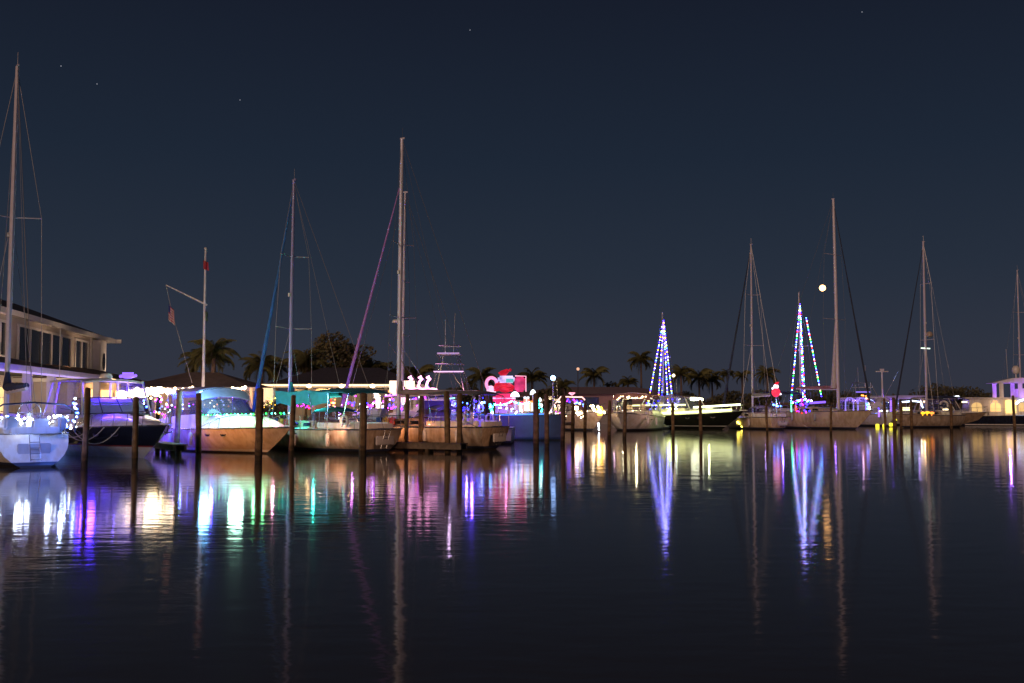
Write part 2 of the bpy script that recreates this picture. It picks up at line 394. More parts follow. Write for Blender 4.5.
    if radar: MB().lathe([(.05, 0), (.3, .04), (.32, .14), (.26, .24), (.05, .28)], (mast_x + .45, 0, radar), 12).tube([(mast_x, 0, radar + .02), (mast_x + .45, 0, radar + .02)], .03).build('radar_dome', GEL, mo, smooth=True)
    bow = H.pt(1, 1, 0, .05); bow.y = 0; bow.x -= .15
    if forebase: bow.x = forebase
    tp = Vector((mast_x - .05, 0, lerp(zb, mast_top, gen_top)))
    if furl:
        pts = []; rs = []
        for i in range(13):
            a = i / 12; p = bow.lerp(tp, .03 + .95 * a); pts.append(p); rs.append(furl_r * (1.0 - .72 * a) * (.9 + .1 * math.sin(i * 2.1)) if i > 0 else furl_r * .5)
        fo = MB().tube(pts, rs, 7).build('furled_sail', furl, t, smooth=True)
        MB().lathe([(.12, 0), (.14, .02), (.06, .05), (.06, .12), (.14, .15), (.12, .17)], bow + Vector((0, 0, .1)), 10).build('furling_drum', STEEL, fo)
    MB().tube([bow, tp], .014, 4).build('forestay', WIRE, t)
    if back: MB().tube([(.15 + rake * .6, 0, fs), (mast_x - .12, 0, mast_top)], .014, 4).build('backstay', WIRE, t)
    for sd in (-1, 1):
        pts = [(mast_x - .3, sd * (H.hw(mast_x / L, 1) - .12), zc(mast_x))]
        for q, f in enumerate(spread): pts.append((mast_x - .3, sd * spread_w * (1.05 - .22 * q), zb + (mast_top - zb) * f + .04))
        pts.append((mast_x - .1, 0, mast_top - .1)); MB().tube(pts, .012, 4).build('shroud', WIRE, t)
        MB().tube([(mast_x + .35, sd * (H.hw(mast_x / L, 1) - .12), zc(mast_x)), (mast_x, 0, zb + (mast_top - zb) * spread[0])], .011, 4).build('shroud', WIRE, t)
    if boom:
        bl = boom_len or mast_x * .62; e0 = Vector((mast_x - .14, 0, boom_z)); e1 = Vector((mast_x - bl, 0, boom_z + .12))
        bo = MB().tube([e0, e1], .07, 8).build('boom', MAST, t, smooth=True)
        if cover:
            pts = []; rs = []
            for i in range(11):
                a = i / 10; pts.append(e0.lerp(e1, a * .97) + Vector((0, 0, .12 + .1 * (1 - a)))); rs.append((.2 - .09 * a) * (1 + .12 * math.sin(i * 2.7)))
            pts.insert(0, e0 + Vector((.02, 0, .9))); rs.insert(0, .09)
            MB().tube(pts, rs, 8).build('sail_cover', cover, bo, smooth=True)
        MB().tube([e1, (mast_x - .13, 0, mast_top - .2)], .009, 4).build('topping_lift', WIRE, bo)
    if bimini: canopy(t, 'bimini', bimini[0], bimini[1], B * .38, bimini[2], bimini[3], zdeck=zd)
    if dodger:
        x0 = cx0 - .1; w0 = B * .3; zz = zc(cx0) + cabin_h
        canopy(t, 'dodger', x0 - .8, x0 + .35, w0, zz + .5, dodger, zdeck=zz - .3, rise=.2)
        MB().slab([(x0 + .3, zz + .48), (x0 + .9, zz - .02), (x0 + .87, zz - .04), (x0 + .27, zz + .44)], lambda x, z: w0 * .95).build('dodger_window', VINYL, t)
    return t, H

# ------------------------------------------------------------------ motor cruiser
def cruiser(label, loc, yaw, L=11, B=3.6, fs=1.15, fb=1.5, top=GEL, stripe=STRIPE, boot=BOOT, canvas=None, hardtop=None, arch=True, railm=STEEL, ports=3, group='motor cruisers moored in the marina', sz=(.08, .2), glassm=SMOKE, name='motor_cruiser', wsx=.5, cab_h=.42, band=None):
    t = thing(name, label, 'motorboat', loc, yaw, group)
    H = make_hull(t, L, B, fs, fb, top, stripe, boot, bow_oh=.2, rake=-.15, full=2.3, stern_w=.92, wlr=.86, flare=.35, sag=.02, sz=sz, band=band)
    sh = lambda x: H.sheer(min(1, max(0, x / L)))
    wx = L * wsx
    wf = lambda x, z: (B * .5 * (.86 if x < L * .5 else .86 * max(.12, 1 - ((x - L * .5) / (L * .47)) ** 1.9))) - max(0, z - 1.3) * .15
    n_ = 9; prof = [(.7, sh(0) - .05)]
    prof += [(lerp(1.2, L * .93, i / n_), sh(lerp(1.2, L * .93, i / n_)) - .05) for i in range(n_ + 1)]
    for i in range(n_ + 1):
        a = i / n_; x = lerp(L * .92, wx, a); prof.append((x, sh(x) + cab_h * math.sin(math.pi / 2 * min(1, a * 1.15)) ** .8))
    prof += [(wx - 1.0, sh(wx) + cab_h * .95), (L * .16, sh(0) + cab_h * .8), (.75, sh(0) + cab_h * .55)]
    # loft the foredeck as a cambered cabin
    rows_ = []
    cab = MB(); NS = 14; NY = 6; vs_ = []
    for i in range(NS + 1):
        x = lerp(wx - .4, L * .93, i / NS); a = (L * .93 - x) / (L * .93 - wx + .4)
        hh = cab_h * math.sin(math.pi / 2 * max(0, min(1, a * 1.1))) ** .7; w = wf(x, 1.2)
        for j in range(NY * 2 + 1):
            b = j / NY - 1; vs_.append((x, b * w, sh(x) - .04 + hh * (1 - abs(b) ** 3.2) + .04))
    k = NY * 2 + 1
    cab.add(vs_, [(i * k + j, (i + 1) * k + j, (i + 1) * k + j + 1, i * k + j + 1) for i in range(NS) for j in range(k - 1)])
    co = cab.build('foredeck_cabin', GEL, t, smooth=True)
    for q in range(2):
        xh = lerp(wx, L * .8, .35 + .4 * q); a = (L * .93 - xh) / (L * .93 - wx + .4); zz = sh(xh) + cab_h * math.sin(math.pi / 2 * min(1, a * 1.1)) ** .7
        MB().box((xh, 0, zz + .02), (.5, .5, .06), ry=.05).build('deck_hatch', DARKW, co, bevel=.02)
    # aft cockpit sides
    ck = MB()
    for sd in (1, -1):
        ck.add([(x, sd * (B * .43 + o), z) for o in (0, -.12) for x, z in ((.1, sh(0) - .05), (wx - .3, sh(wx) - .05), (wx - .3, sh(wx) + cab_h), (wx * .5, sh(wx) + cab_h * .85), (.3, sh(0) + cab_h * .55))],
               [(0, 1, 2, 3, 4), (9, 8, 7, 6, 5)] + [(i, i + 5, (i + 1) % 5 + 5, (i + 1) % 5) for i in range(5)])
    ck.box((wx - .35, 0, sh(wx) + cab_h * .4), (.12, B * .85, cab_h)); ck.box((.25, 0, sh(0) + .15), (.2, B * .8, .45))
    ck.build('cockpit_side', GEL, t, bevel=.03)
    st = MB()
    for sd in (-.5, .5): st.box((wx - 1.3, sd * 1.3, sh(wx) + .3), (.55, .6, .25)); st.box((wx - 1.6, sd * 1.3, sh(wx) + .65), (.15, .6, .7))
    st.box((1.0, 0, sh(0) + .25), (.6, B * .6, .4)); st.build('seat', GELC, t, bevel=.05)
    # windscreen
    zb = sh(wx) + cab_h - .02; zt = zb + .75; hwb = B * .40; hwt = B * .36
    pts_b = [(wx - 1.5, hwb + .04, zb), (wx - .2, hwb, zb), (wx + .55, hwb * .55, zb + .03), (wx + .75, 0, zb + .04), (wx + .55, -hwb * .55, zb + .03), (wx - .2, -hwb, zb), (wx - 1.5, -hwb - .04, zb)]
    pts_t = [(wx - 1.9, hwt + .04, zt - .1), (wx - .95, hwt, zt), (wx - .3, hwt * .55, zt + .03), (wx - .15, 0, zt + .04), (wx - .3, -hwt * .55, zt + .03), (wx - .95, -hwt, zt), (wx - 1.9, -hwt - .04, zt - .1)]
    g = MB(); g.add(pts_b + pts_t, [(i, i + 1, i + 8, i + 7) for i in range(6)]); wo_ = g.build('windscreen', glassm, t)
    fr = MB().tube(pts_b, .03, 5).tube(pts_t, .03, 5)
    for i in range(7): fr.tube([pts_b[i], pts_t[i]], .025, 5)
    fr.build('windscreen_frame', RUB, wo_)
    if arch:
        ax = wx - 2.6 if L > 8 else wx - 1.8
        am = MB(); za = zt + .35
        pr = [(-B * .44, sh(0) + .25), (-B * .42, lerp(sh(0), za, .55)), (-B * .36, za - .08), (-B * .2, za + .03), (0, za + .06), (B * .2, za + .03), (B * .36, za - .08), (B * .42, lerp(sh(0), za, .55)), (B * .44, sh(0) + .25)]
        vs_ = []
        for (y, z) in pr:
            sx = (z - sh(0)) * .35
            for dx, dz_ in ((-.25, -.05), (.25, -.05), (.22, .06), (-.22, .06)): vs_.append((ax - sx * -1 - .8 + dx, y, z + dz_))
        am.add(vs_, [(i * 4 + j, i * 4 + (j + 1) % 4, (i + 1) * 4 + (j + 1) % 4, (i + 1) * 4 + j) for i in range(8) for j in range(4)] + [(0, 1, 2, 3), (32, 35, 34, 33)])
        ao = am.build('radar_arch', GEL, t, smooth=True)
        xa = ax + (za - sh(0)) * .35 - .8
        MB().lathe([(.05, 0), (.28, .04), (.3, .13), (.24, .22), (.04, .26)], (xa, 0, za + .12), 12).build('radar_dome', GEL, ao, smooth=True)
        MB().tube([(xa, B * .3, za), (xa - .1, B * .3, za + 1.9)], .014, 4).build('antenna', GEL, ao)
    if hardtop:
        x0, x1, zh, mt = hardtop
        N = 8; vs_ = []
        for i in range(N + 1):
            x = lerp(x0, x1, i / N); w = B * .40 * (1 - .12 * (i / N) ** 3)
            for j in range(9):
                b = j / 4 - 1; z = zh + .12 * (1 - abs(b) ** 2.5) - .1 * (i / N) ** 4; vs_.append((x, b * w, z))
        k = len(vs_); vs_ += [(x, y * .97, z - .09) for x, y, z in vs_]
        fs_ = []
        for i in range(N):
            for j in range(8): a = i * 9 + j; fs_ += [(a, a + 9, a + 10, a + 1), (k + a, k + a + 1, k + a + 10, k + a + 9)]
        for i in range(N): a = i * 9; fs_ += [(a, k + a, k + a + 9, a + 9), (a + 8, a + 17, k + a + 17, k + a + 8)]
        for j in range(8): fs_ += [(j, j + 1, k + j + 1, k + j), (N * 9 + j, k + N * 9 + j, k + N * 9 + j + 1, N * 9 + j + 1)]
        m = MB(); m.add(vs_, fs_); ho = m.build('hardtop', mt, t, smooth=True)
        for sd in (1, -1):
            for xa, xb in ((x0 + .2, x0 - .5), (x0 + 1.2, x0 + .9), (x1 - .3, x1 + .45)):
                MB().tube([(xa, sd * B * .37, zh - .05), (xb, sd * B * .42, sh(wx) + cab_h * .7)], .05, 6).build('strut', GEL, ho)
            MB().panel([(x0 + 1.2, zb - .05), (x1 + .3, zb + .02), (x1 - .25, zh - .06), (x0 + 1.35, zh - .06)], lambda x, z: B * .40, sd, 0, .015).build('side_screen', VINYL, ho)
    if canvas:
        x0, x1, zh, mt = canvas
        canopy(t, 'canvas_top', x0, x1, B * .4, zh, mt, rise=.28, zdeck=sh(wx) + cab_h * .5, drop=.45)
        for sd in (1, -1):
            MB().panel([(x0 + .1, sh(0) + cab_h * .7), (x1 + .3, zb + .05), (x1 - .1, zh - .2), (x0 + .35, zh - .15)], lambda x, z: B * .41, sd, 0, .015).build('side_curtain', VINYL, t)
    # bow rail
    nn = 7
    for sd in (1, -1):
        pts = [H.pt(lerp(.5, .97, i / nn), sd, .12) for i in range(nn + 1)]
        hs = [.1 + .5 * min(1, i / 2.5) for i in range(nn + 1)]
        tops = [p + Vector((.12, 0, h)) for p, h in zip(pts, hs)]
        tip = H.pt(1, 1, 0, .66); tip.y = 0; tip.x += .15
        MB().tube(tops + [tip], .02, 6).build('bow_rail', railm, t, smooth=True)
        for p, q in zip(pts, tops): MB().tube([p, q], .016, 5).build('stanchion', railm, t)
    b0 = H.pt(1, 1, 0, 0); b0.y = 0
    MB().box(b0 + Vector((.0, 0, .03)), (.75, .28, .07)).build('bow_pulpit', GEL, t, bevel=.02)
    MB().tube([b0 + Vector((.3, 0, 0)), b0 + Vector((.1, 0, -.35))], .03).tube([b0 + Vector((.25, -.18, -.3)), b0 + Vector((.08, 0, -.38)), b0 + Vector((.25, .18, -.3))], .025).build('anchor', STEEL, t)
    for sd in (1, -1):
        for q in range(ports):
            tt = .56 + .11 * q; zz = sh(L * tt) * .74; u = zz / sh(L * tt)
            y = sd * (H.hw(tt, u) + .008); x = L * (1 - .2 * (1 - u) ** 1.25) * tt
            y2 = sd * (H.hw(tt + .035, u) + .008); x2 = L * (1 - .2 * (1 - u) ** 1.25) * (tt + .035)
            m = MB(); N = 12; cx, cy = (x + x2) / 2, (y + y2) / 2
            ring = [(cx + (x2 - x) / 2 * math.cos(2 * math.pi * i / N), cy + (y2 - y) / 2 * math.cos(2 * math.pi * i / N), zz + .09 * math.sin(2 * math.pi * i / N)) for i in range(N)]
            m.add(ring, [tuple(range(N))]); m.tube(ring + [ring[0]], .018, 5, mi=1); m.build('porthole', [DARKW, STEEL], t)
    MB().box((-.45, 0, .32), (.9, B * .82, .1)).build('swim_platform', TEAK, t, bevel=.03)
    return t, H

# ------------------------------------------------------------------ lights on strings
CW = (1.0, .66, .34); CY = (1.0, .45, .02); CB = (.012, .012, 1.0); CC = (.05, .16, 1.0); CR = (1.0, .015, .015); CG = (.01, 1.0, .06); CP = (.50, .02, .80); CV = (.032, .014, 1.0); CWH = (.8, .9, 1.0); CT = (.03, .75, .60); CO = (1.0, .26, .04); CLY = (.8, 1.0, .15)
_bm = {}
def bulb_mesh(c, s):
    k = (c, s)
    if k not in _bm:
        m = MB().ball((0, 0, 0), 1, 8, 6); me = bpy.data.meshes.new('bulb'); me.from_pydata(m.v, [], m.f)
        me.materials.append(emis('lamp_%02d' % len(_bm), c, s)); me.shade_smooth(); _bm[k] = me
    return _bm[k]
def string_lights(pts, n, cols, label, size=.06, s=9, group='strings of festive lights', swag=0, cat='string lights', jit=.0, cord=True):
    pts = [Vector(p) for p in pts]; base = pts[0].copy(); pts = [p - base for p in pts]
    t = thing('string_lights', label, cat, base, 0, group)
    seg = [0]
    for a, b in zip(pts[:-1], pts[1:]): seg.append(seg[-1] + (b - a).length)
    def at(d):
        for i in range(len(pts) - 1):
            if d <= seg[i + 1] or i == len(pts) - 2:
                a = (d - seg[i]) / max(1e-6, seg[i + 1] - seg[i]); p = pts[i].lerp(pts[i + 1], a); p.z -= swag * 4 * a * (1 - a); return p
    if cord:
        N = max(2, min(60, n)); MB().tube([at(seg[-1] * i / N) for i in range(N + 1)], .01, 4).build('cord', RUB, t)
    for i in range(n):
        p = at(seg[-1] * (i + .5 + random.uniform(-.22, .22)) / n)
        if jit: p = p + Vector((random.uniform(-jit, jit), random.uniform(-jit, jit), random.uniform(-jit, jit)))
        c = cols[i % len(cols)] if jit == 0 else random.choice(cols); ks = 1.8 if c in (CV, CB, CC) else (.6 if min(c) > .3 or c[1] > .4 else 1.0) if s > 12 and jit == 0 else 1.0
        share('bulb', bulb_mesh(c, round(s * ks, 1)), t, p, (0, 0, 0), size * (random.uniform(.55, 1.05) if jit else random.uniform(.85, 1.15)))
    return t
def rope_light(pts, c, s, label, r=.035, group='glowing rope lights along the boats'):
    pts = [Vector(p) for p in pts]; base = pts[0].copy()
    o = MB().tube([p - base for p in pts], r, 6).build('rope_light', emis('rope_%s_%s' % (str([round(x, 2) for x in c]), s), c, s * .55), None, smooth=True); o.location = base
    return tag(o, label, 'rope light', group)
def L2W(t, p):
    return Matrix.Translation(t.location) @ Matrix.Rotation(t.rotation_euler.z, 4, 'Z') @ Vector(p)

# ------------------------------------------------------------------ B1 nearest sailing yacht, stern to the camera
st_px, Y = 36, 38.5; yaw = R(126)
p = W(st_px, 450, Y)
t1, H1 = sailboat('large white sailing yacht showing its bluish lit transom, at the left edge of the photo', (p.x, p.y, 0), yaw, L=10.5, B=3.5, fs=1.3, fb=1.5, mast_x=6.8, mast_top=17.6, spread=(.57,), furl=None,
                  rake=.75, boom_z=2.95, boom_len=4.6, cover=CANB, spread_w=1.1, mast_r=.11, top=GEL, wheel=True, dodger=None, radar=False)
mb = MB()
for z in (.85,):   # arched stern bimini frame, folded
    mb.tube([(.7, -1.55, 1.3), (.6, -1.5, 2.15), (.6, -1.1, 2.42), (.6, 0, 2.5), (.6, 1.1, 2.42), (.6, 1.5, 2.15), (.7, 1.55, 1.3)], .035, 6)
mb.tube([(.62, -1.5, 2.2), (3.2, -1.5, 2.25)], .02).tube([(.62, 1.5, 2.2), (3.2, 1.5, 2.25)], .02)
mb.build('bimini_frame', CANB, t1, smooth=True)
for i, x in enumerate((-.1, .9, 2.1)): lamp('deck_lamp_or_fill', (.4 + x * .8, (-1.0, 1.1, -.9)[i], 2.25), (.45, .6, 1.0), 24, t1)
lamp('transom_fill', (-1.6, -.9, 1.9), (.08, .20, 1.0), 130, t1, .05, (.6, -.6, .6), 95); lamp('transom_fill', (-1.4, .9, 1.7), (.2, .35, 1.0), 80, t1, .05, (.6, .6, .7), 95)  # added spots hanging off the stern, no fixture, to light the transom
bx = MB()
for (x, y, z, d) in ((.5, .9, 1.7, (.5, .5, .5)), (.6, -.2, 1.65, (.35, .7, .45)), (.5, -.95, 1.7, (.45, .35, .55))): bx.box((x, y, z), d, rz=.3)
bx.build('stern_locker', mat('gear_white', (.6, .62, .66), .5), t1, bevel=.08)
a, b = L2W(t1, (.72, -1.3, 1.75)), L2W(t1, (.72, 1.3, 1.75))
string_lights([a, b], 48, [CWH, CC, CWH, (.4, .5, 1.0)], 'thick white and blue string lights along the stern rail of the leftmost large yacht', .05, 40, jit=.24)
string_lights([L2W(t1, (.72, -1.35, 1.55)), L2W(t1, (3.2, -1.55, 1.7)), L2W(t1, (5.0, -1.6, 1.8))], 26, [CWH, CC], 'white string lights running forward on the right rail of the large yacht at the left', .05, 12, jit=.15)
string_lights([L2W(t1, (.6, -1.5, 1.5)), L2W(t1, (.6, -1.5, 2.3)), L2W(t1, (1.2, -1.6, 2.6))], 14, [CC, CWH], 'short bluish string lights climbing the corner post of the large yacht at the left', .045, 9, jit=.1)

# ------------------------------------------------------------------ B2 dark-hulled cruiser with purple-lit cabin
yaw = R(-48)
t2, H2 = cruiser('dark navy cruiser with white boot, arched hardtop and purple-lit windows behind the front piling', place(166, 43.5, yaw, 12), yaw, L=12, B=3.9, fs=1.35, fb=1.55, top=NAVY, boot=GEL, stripe=STRIPR, sz=(.52, .58), hardtop=(1.2, 5.9, 3.62, GEL), arch=False, wsx=.52, glassm=VINYL, cab_h=.6)
for q in range(3):
    a = H2.pt(.5 - .1 * q, -1, -.02, -.06); b = H2.pt(.82 - .08 * q, -1, -.02, -.06); sag_ = .75 - .15 * q
    MB().tube([a.lerp(b, i / 12) - Vector((0, .02, sag_ * 4 * (i / 12) * (1 - i / 12))) for i in range(13)], .02, 5).build('mooring_line', ROPE, t2, smooth=True)
MB().lathe([(.05, 0), (.3, .05), (.32, .16), (.25, .28), (.05, .34)], (2.2, .9, 3.72), 12).build('radar_dome', GEL, t2, smooth=True)
MB().tube([(1.6, -1.2, 3.7), (1.5, -1.2, 6.3)], .015, 4).build('antenna', GEL, t2)
lamp('cabin_lamp', (4.0, -.6, 3.2), (.08, .02, 1.0), 620, t2, .45); lamp('cabin_lamp', (4.2, 0, 3.45), (.05, .01, 1.0), 800, t2, .06, (4.4, 0, 1), 150); lamp('cabin_lamp', (2.2, 0, 3.45), (.05, .02, 1.0), 800, t2, .06, (2.2, 0, 1), 150); lamp('cabin_lamp', (5.6, -.2, 3.4), (.05, .01, 1.0), 400, t2, .06, (6.4, 0, 1), 130)
MB().box((3.4, 0, 2.15), (4.4, 2.9, .5), ry=-.03).build('seat_cover', mat('cover_pale', (.55, .55, .62), .9), t2, bevel=.12)
MB().slab([(5.2, 1.9), (6.2, 1.9), (6.0, 2.5), (5.4, 2.75)], lambda x, z: 1.4).build('dashboard', mat('cover_pale', (.55, .55, .62), .9), t2, bevel=.1)
lamp('deck_lamp_or_fill', (7.2, -.4, 3.4), (.2, .12, 1.0), 110, t2, .05, (8.5, 0, 1.4), 120); lamp('stern_fill', (.6, -2.9, 1.9), (.3, .42, 1.0), 70, t2, .05, (1.0, 0, 1.2), 140)  # foredeck and stern spots are added fill without fixtures
lamp('side_fill', (3.4, -3.0, .9), (.1, .28, 1.0), 60, t2, .05, (3.6, 0, .5), 140)  # added spot over the water, brightens the lower hull
# lit purple flat top lamp cluster on a pole beside it
pp = W(128, 376, 50)
q_ = thing('festive_lamp', 'purple lit cluster lamp on a thin pole behind the dark cruiser hardtop', 'lamp', (pp.x, 50, LZ))
MB().tube([(0, 0, 0), (0, 0, pp.z - LZ)], .05, 6).build('pole', STEEL, q_)
MB().ball((0, 0, pp.z - LZ), (.36, .3, .14), 12, 6).box((0, 0, pp.z - LZ + .12), (.5, .2, .12)).ball((-.36, 0, pp.z - LZ - .02), .09).ball((.38, 0, pp.z - LZ + .02), .08).build('lamp_shade', emis('viol_glow', (.28, .14, 1.0), 1.1), q_, smooth=True)

# ------------------------------------------------------------------ B3 white cruiser with orange-lit bow
yaw = R(-44)
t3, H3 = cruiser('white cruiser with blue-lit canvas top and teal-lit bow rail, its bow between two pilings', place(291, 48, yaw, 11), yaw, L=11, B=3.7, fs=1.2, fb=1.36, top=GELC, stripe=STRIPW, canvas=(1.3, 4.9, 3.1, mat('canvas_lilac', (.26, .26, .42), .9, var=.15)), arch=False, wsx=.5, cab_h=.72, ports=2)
b = [L2W(t3, H3.pt(lerp(.52, 1, i / 8), -1, .05, .66)) for i in range(9)]
string_lights(b, 24, [CG, CT, (.3, 1, .6)], 'green and teal string lights on the bow rail of the white cruiser', .03, 20)
lamp('deck_lamp_or_fill', (7.6, -.9, 2.75), (.5, 1.0, .75), 200, t3, .35); lamp('deck_lamp_or_fill', (5.6, -1.6, 2.95), (.2, .55, 1.0), 200, t3, .35); lamp('deck_lamp_or_fill', (9.0, -.5, 2.4), (.25, 1.0, .40), 90, t3, .3)
lamp('bow_lamp', (9.8, -.2, 2.0), (1.0, .3, .55), 50, t3, .04)
lamp('cabin_lamp', (3.6, 0, 2.7), (.10, .03, 1.0), 420, t3); lamp('cabin_lamp', (2.0, -1.0, 2.5), (.08, .15, 1.0), 220, t3)
for x_, w__ in ((.3, 150), (1.8, 190), (3.4, 160), (4.8, 80)): lamp('hull_fill', (x_, -3.0, 1.3), (.05, .015, 1.0), w__, t3, .05, (x_, 0, .8), 140)  # blue fill spots added beside the hull, no fixtures
lamp('hull_fill', (6.8, -3.4, 1.2), (1.0, .36, .07), 110, t3, .05, (6.8, 0, .7), 130); lamp('hull_fill', (9.2, -3.4, 1.2), (1.0, .36, .08), 150, t3, .05, (8.8, 0, .7), 130)  # orange fill spots added to warm the bow side, no fixtures
string_lights([L2W(t3, (.6, -1.7, 2.2)), L2W(t3, (3.5, -1.7, 2.3)), L2W(t3, (5.3, -1.5, 2.25))], 18, [CWH, CP, CC], 'white and violet string lights inside the canvas top of the white cruiser', .04, 8, jit=.2)
string_lights([L2W(t3, (-.3, -1.9, .9)), L2W(t3, (-.3, -1.9, 3.0))], 16, [CWH, CC], 'cold white string lights hanging down beside the stern of the white cruiser', .06, 14, jit=.1)

# ------------------------------------------------------------------ B4 sailboat with teal bimini
yaw = R(140); p = W(383, 450, 50)
t4, H4 = sailboat('white sailing yacht with teal bimini and blue furled headsail, stern behind a thick piling', (p.x, p.y, 0), yaw, L=11.2, B=3.5, fs=1.22, fb=1.3, mast_px=289.5, dodger=CANT, mast_top=14.9, spread=(.38, .68), furl=SAILB, furl_r=.15, rake=-.35,
                  boom_z=2.75, boom_len=4.4, cover=CANT, spread_w=1.15, top=GELD, gen_top=.95, mastm=mat('mast_bluish', (.40, .38, .62), .4, .4), cabin_h=.4)
canopy(t4, 'bimini', .9, 4.1, 1.5, 3.05, CANT, zdeck=1.3, rise=.22)
m = MB(); NX = 12; vs_ = []
for i in range(NX + 1):
    x = lerp(2.4, 6.9, i / NX)
    for jz in range(4): vs_.append((x, 1.42 + .05 * math.sin(i * 1.7 + jz), lerp(3.12 - .05 * math.sin(i * .9), 2.42 + .08 * math.sin(i * 1.3), jz / 3)))
m.add(vs_, [(i * 4 + jz, i * 4 + 4 + jz, i * 4 + 5 + jz, i * 4 + 1 + jz) for i in range(NX) for jz in range(3)])
k = len(m.v); m.add([(x, y - .04, z) for x, y, z in vs_], [(i * 4 + jz, i * 4 + 1 + jz, i * 4 + 5 + jz, i * 4 + 4 + jz) for i in range(NX) for jz in range(3)])
m.build('side_curtain', CANT, t4, smooth=True)
lamp('cockpit_lamp', (4.3, .9, 2.3), (.05, 1.0, .75), 40, t4, .05); lamp('hull_fill', (-10.9, 51.6, 1.4), (.04, .9, .72), 150, None, .05, (-12.0, 54.2, .9), 110); lamp('hull_fill', (-8.6, 49.0, 1.3), (1.0, .45, .25), 120, None, .05, (-9.4, 51.2, .8), 120)  # both hull spots are added over the water, without fixtures
lamp('stern_fill', (-2.8, 2.0, 1.6), (1.0, .5, .28), 90, t4, .05, (0, .2, .8), 70); lamp('bimini_fill', (2.6, 3.6, 2.6), (.1, .7, .9), 90, t4, .05, (2.4, 0, 3.2), 70)  # added fill for stern and bimini, hung off the boat

# ------------------------------------------------------------------ B5 sailboat with tall mast and violet furled sail
yaw = R(150); p = W(497, 448, 54)
t5, H5 = sailboat('broad cream sailing yacht with the tallest mast of the left half and violet furled headsail', (p.x, p.y, 0), yaw, L=11.2, B=3.7, fs=1.25, fb=1.4, mast_px=398.5, dodger=CANG, mast_top=17.9, spread=(.36, .62), furl=mat('sail_violet', (.45, .22, .62), .8), furl_r=.13, rake=-.4,
                  boom_z=2.9, cover=CANG, spread_w=1.2, top=GELD, gen_top=.84, cabin_h=.45, mast_r=.13)
canopy(t5, 'bimini', .5, 3.6, 1.6, 3.0, CANG, zdeck=1.4, rise=.2)
MB().box((3.9, 0, 2.2), (.1, 2.6, .9)).build('weather_cloth', CANG, t5)
fender(t5, (3.5, 1.78, .75)); fender(t5, (6.0, 1.75, .75)); fender(t5, (1.5, 1.65, .75))
lamp('cockpit_lamp', (1.6, 0, 2.6), (.12, .05, 1.0), 120, t5); lamp('stern_fill', (-2.8, 2.4, 1.7), (1.0, .5, .25), 110, t5, .05, (.2, .2, .8), 70); lamp('hull_fill', (2.4, 3.3, 1.3), (1.0, .40, .16), 60, t5, .05, (2.4, 0, .8), 130); lamp('hull_fill', (5.0, 3.0, 1.3), (1.0, .34, .10), 85, t5, .05, (5.2, 0, .8), 140)  # stern and hull spots added as orange fill, no fixtures
lamp('bow_lamp', (9.6, .4, 2.4), (.8, .25, 1.0), 14, t5, .05)
fb_ = L2W(t5, (11.0, 0, 1.6)); ft = L2W(t5, (6.6, 0, 15.4))
string_lights([fb_, fb_.lerp(ft, .16)], 22, [CP, CWH, (.8, .3, 1)], 'violet and white string lights twisted round the foot of the leaning violet headsail', .045, 10, jit=.06)
share_l = W(359, 404, 59)
string_lights([share_l, share_l + Vector((.5, 0, -.15)), share_l + Vector((.9, 0, .1))], 10, [CP, CWH], 'cluster of pink white lights at the bow under the leaning violet headsail', .08, 16, jit=.1)

# ------------------------------------------------------------------ B5b sailboat hidden behind, with its mast beside the tall one
yaw = R(175); p = W(430, 430, 70)
t5b, H5b = sailboat('white sailing yacht mostly hidden behind the broad cream yacht, mast just right of the tallest', (p.x + 3.6, 70, 0), yaw, L=10.5, B=3.4, fs=1.2, fb=1.4, mast_x=6.1 + 0, mast_top=17.6, spread=(.36, .6), furl=None, cover=CANB, boom_z=2.8, gen_top=.98, radar=8.2)
t5b.location.x = W(402, 300, 70).x + 6.1 * math.cos(R(5))

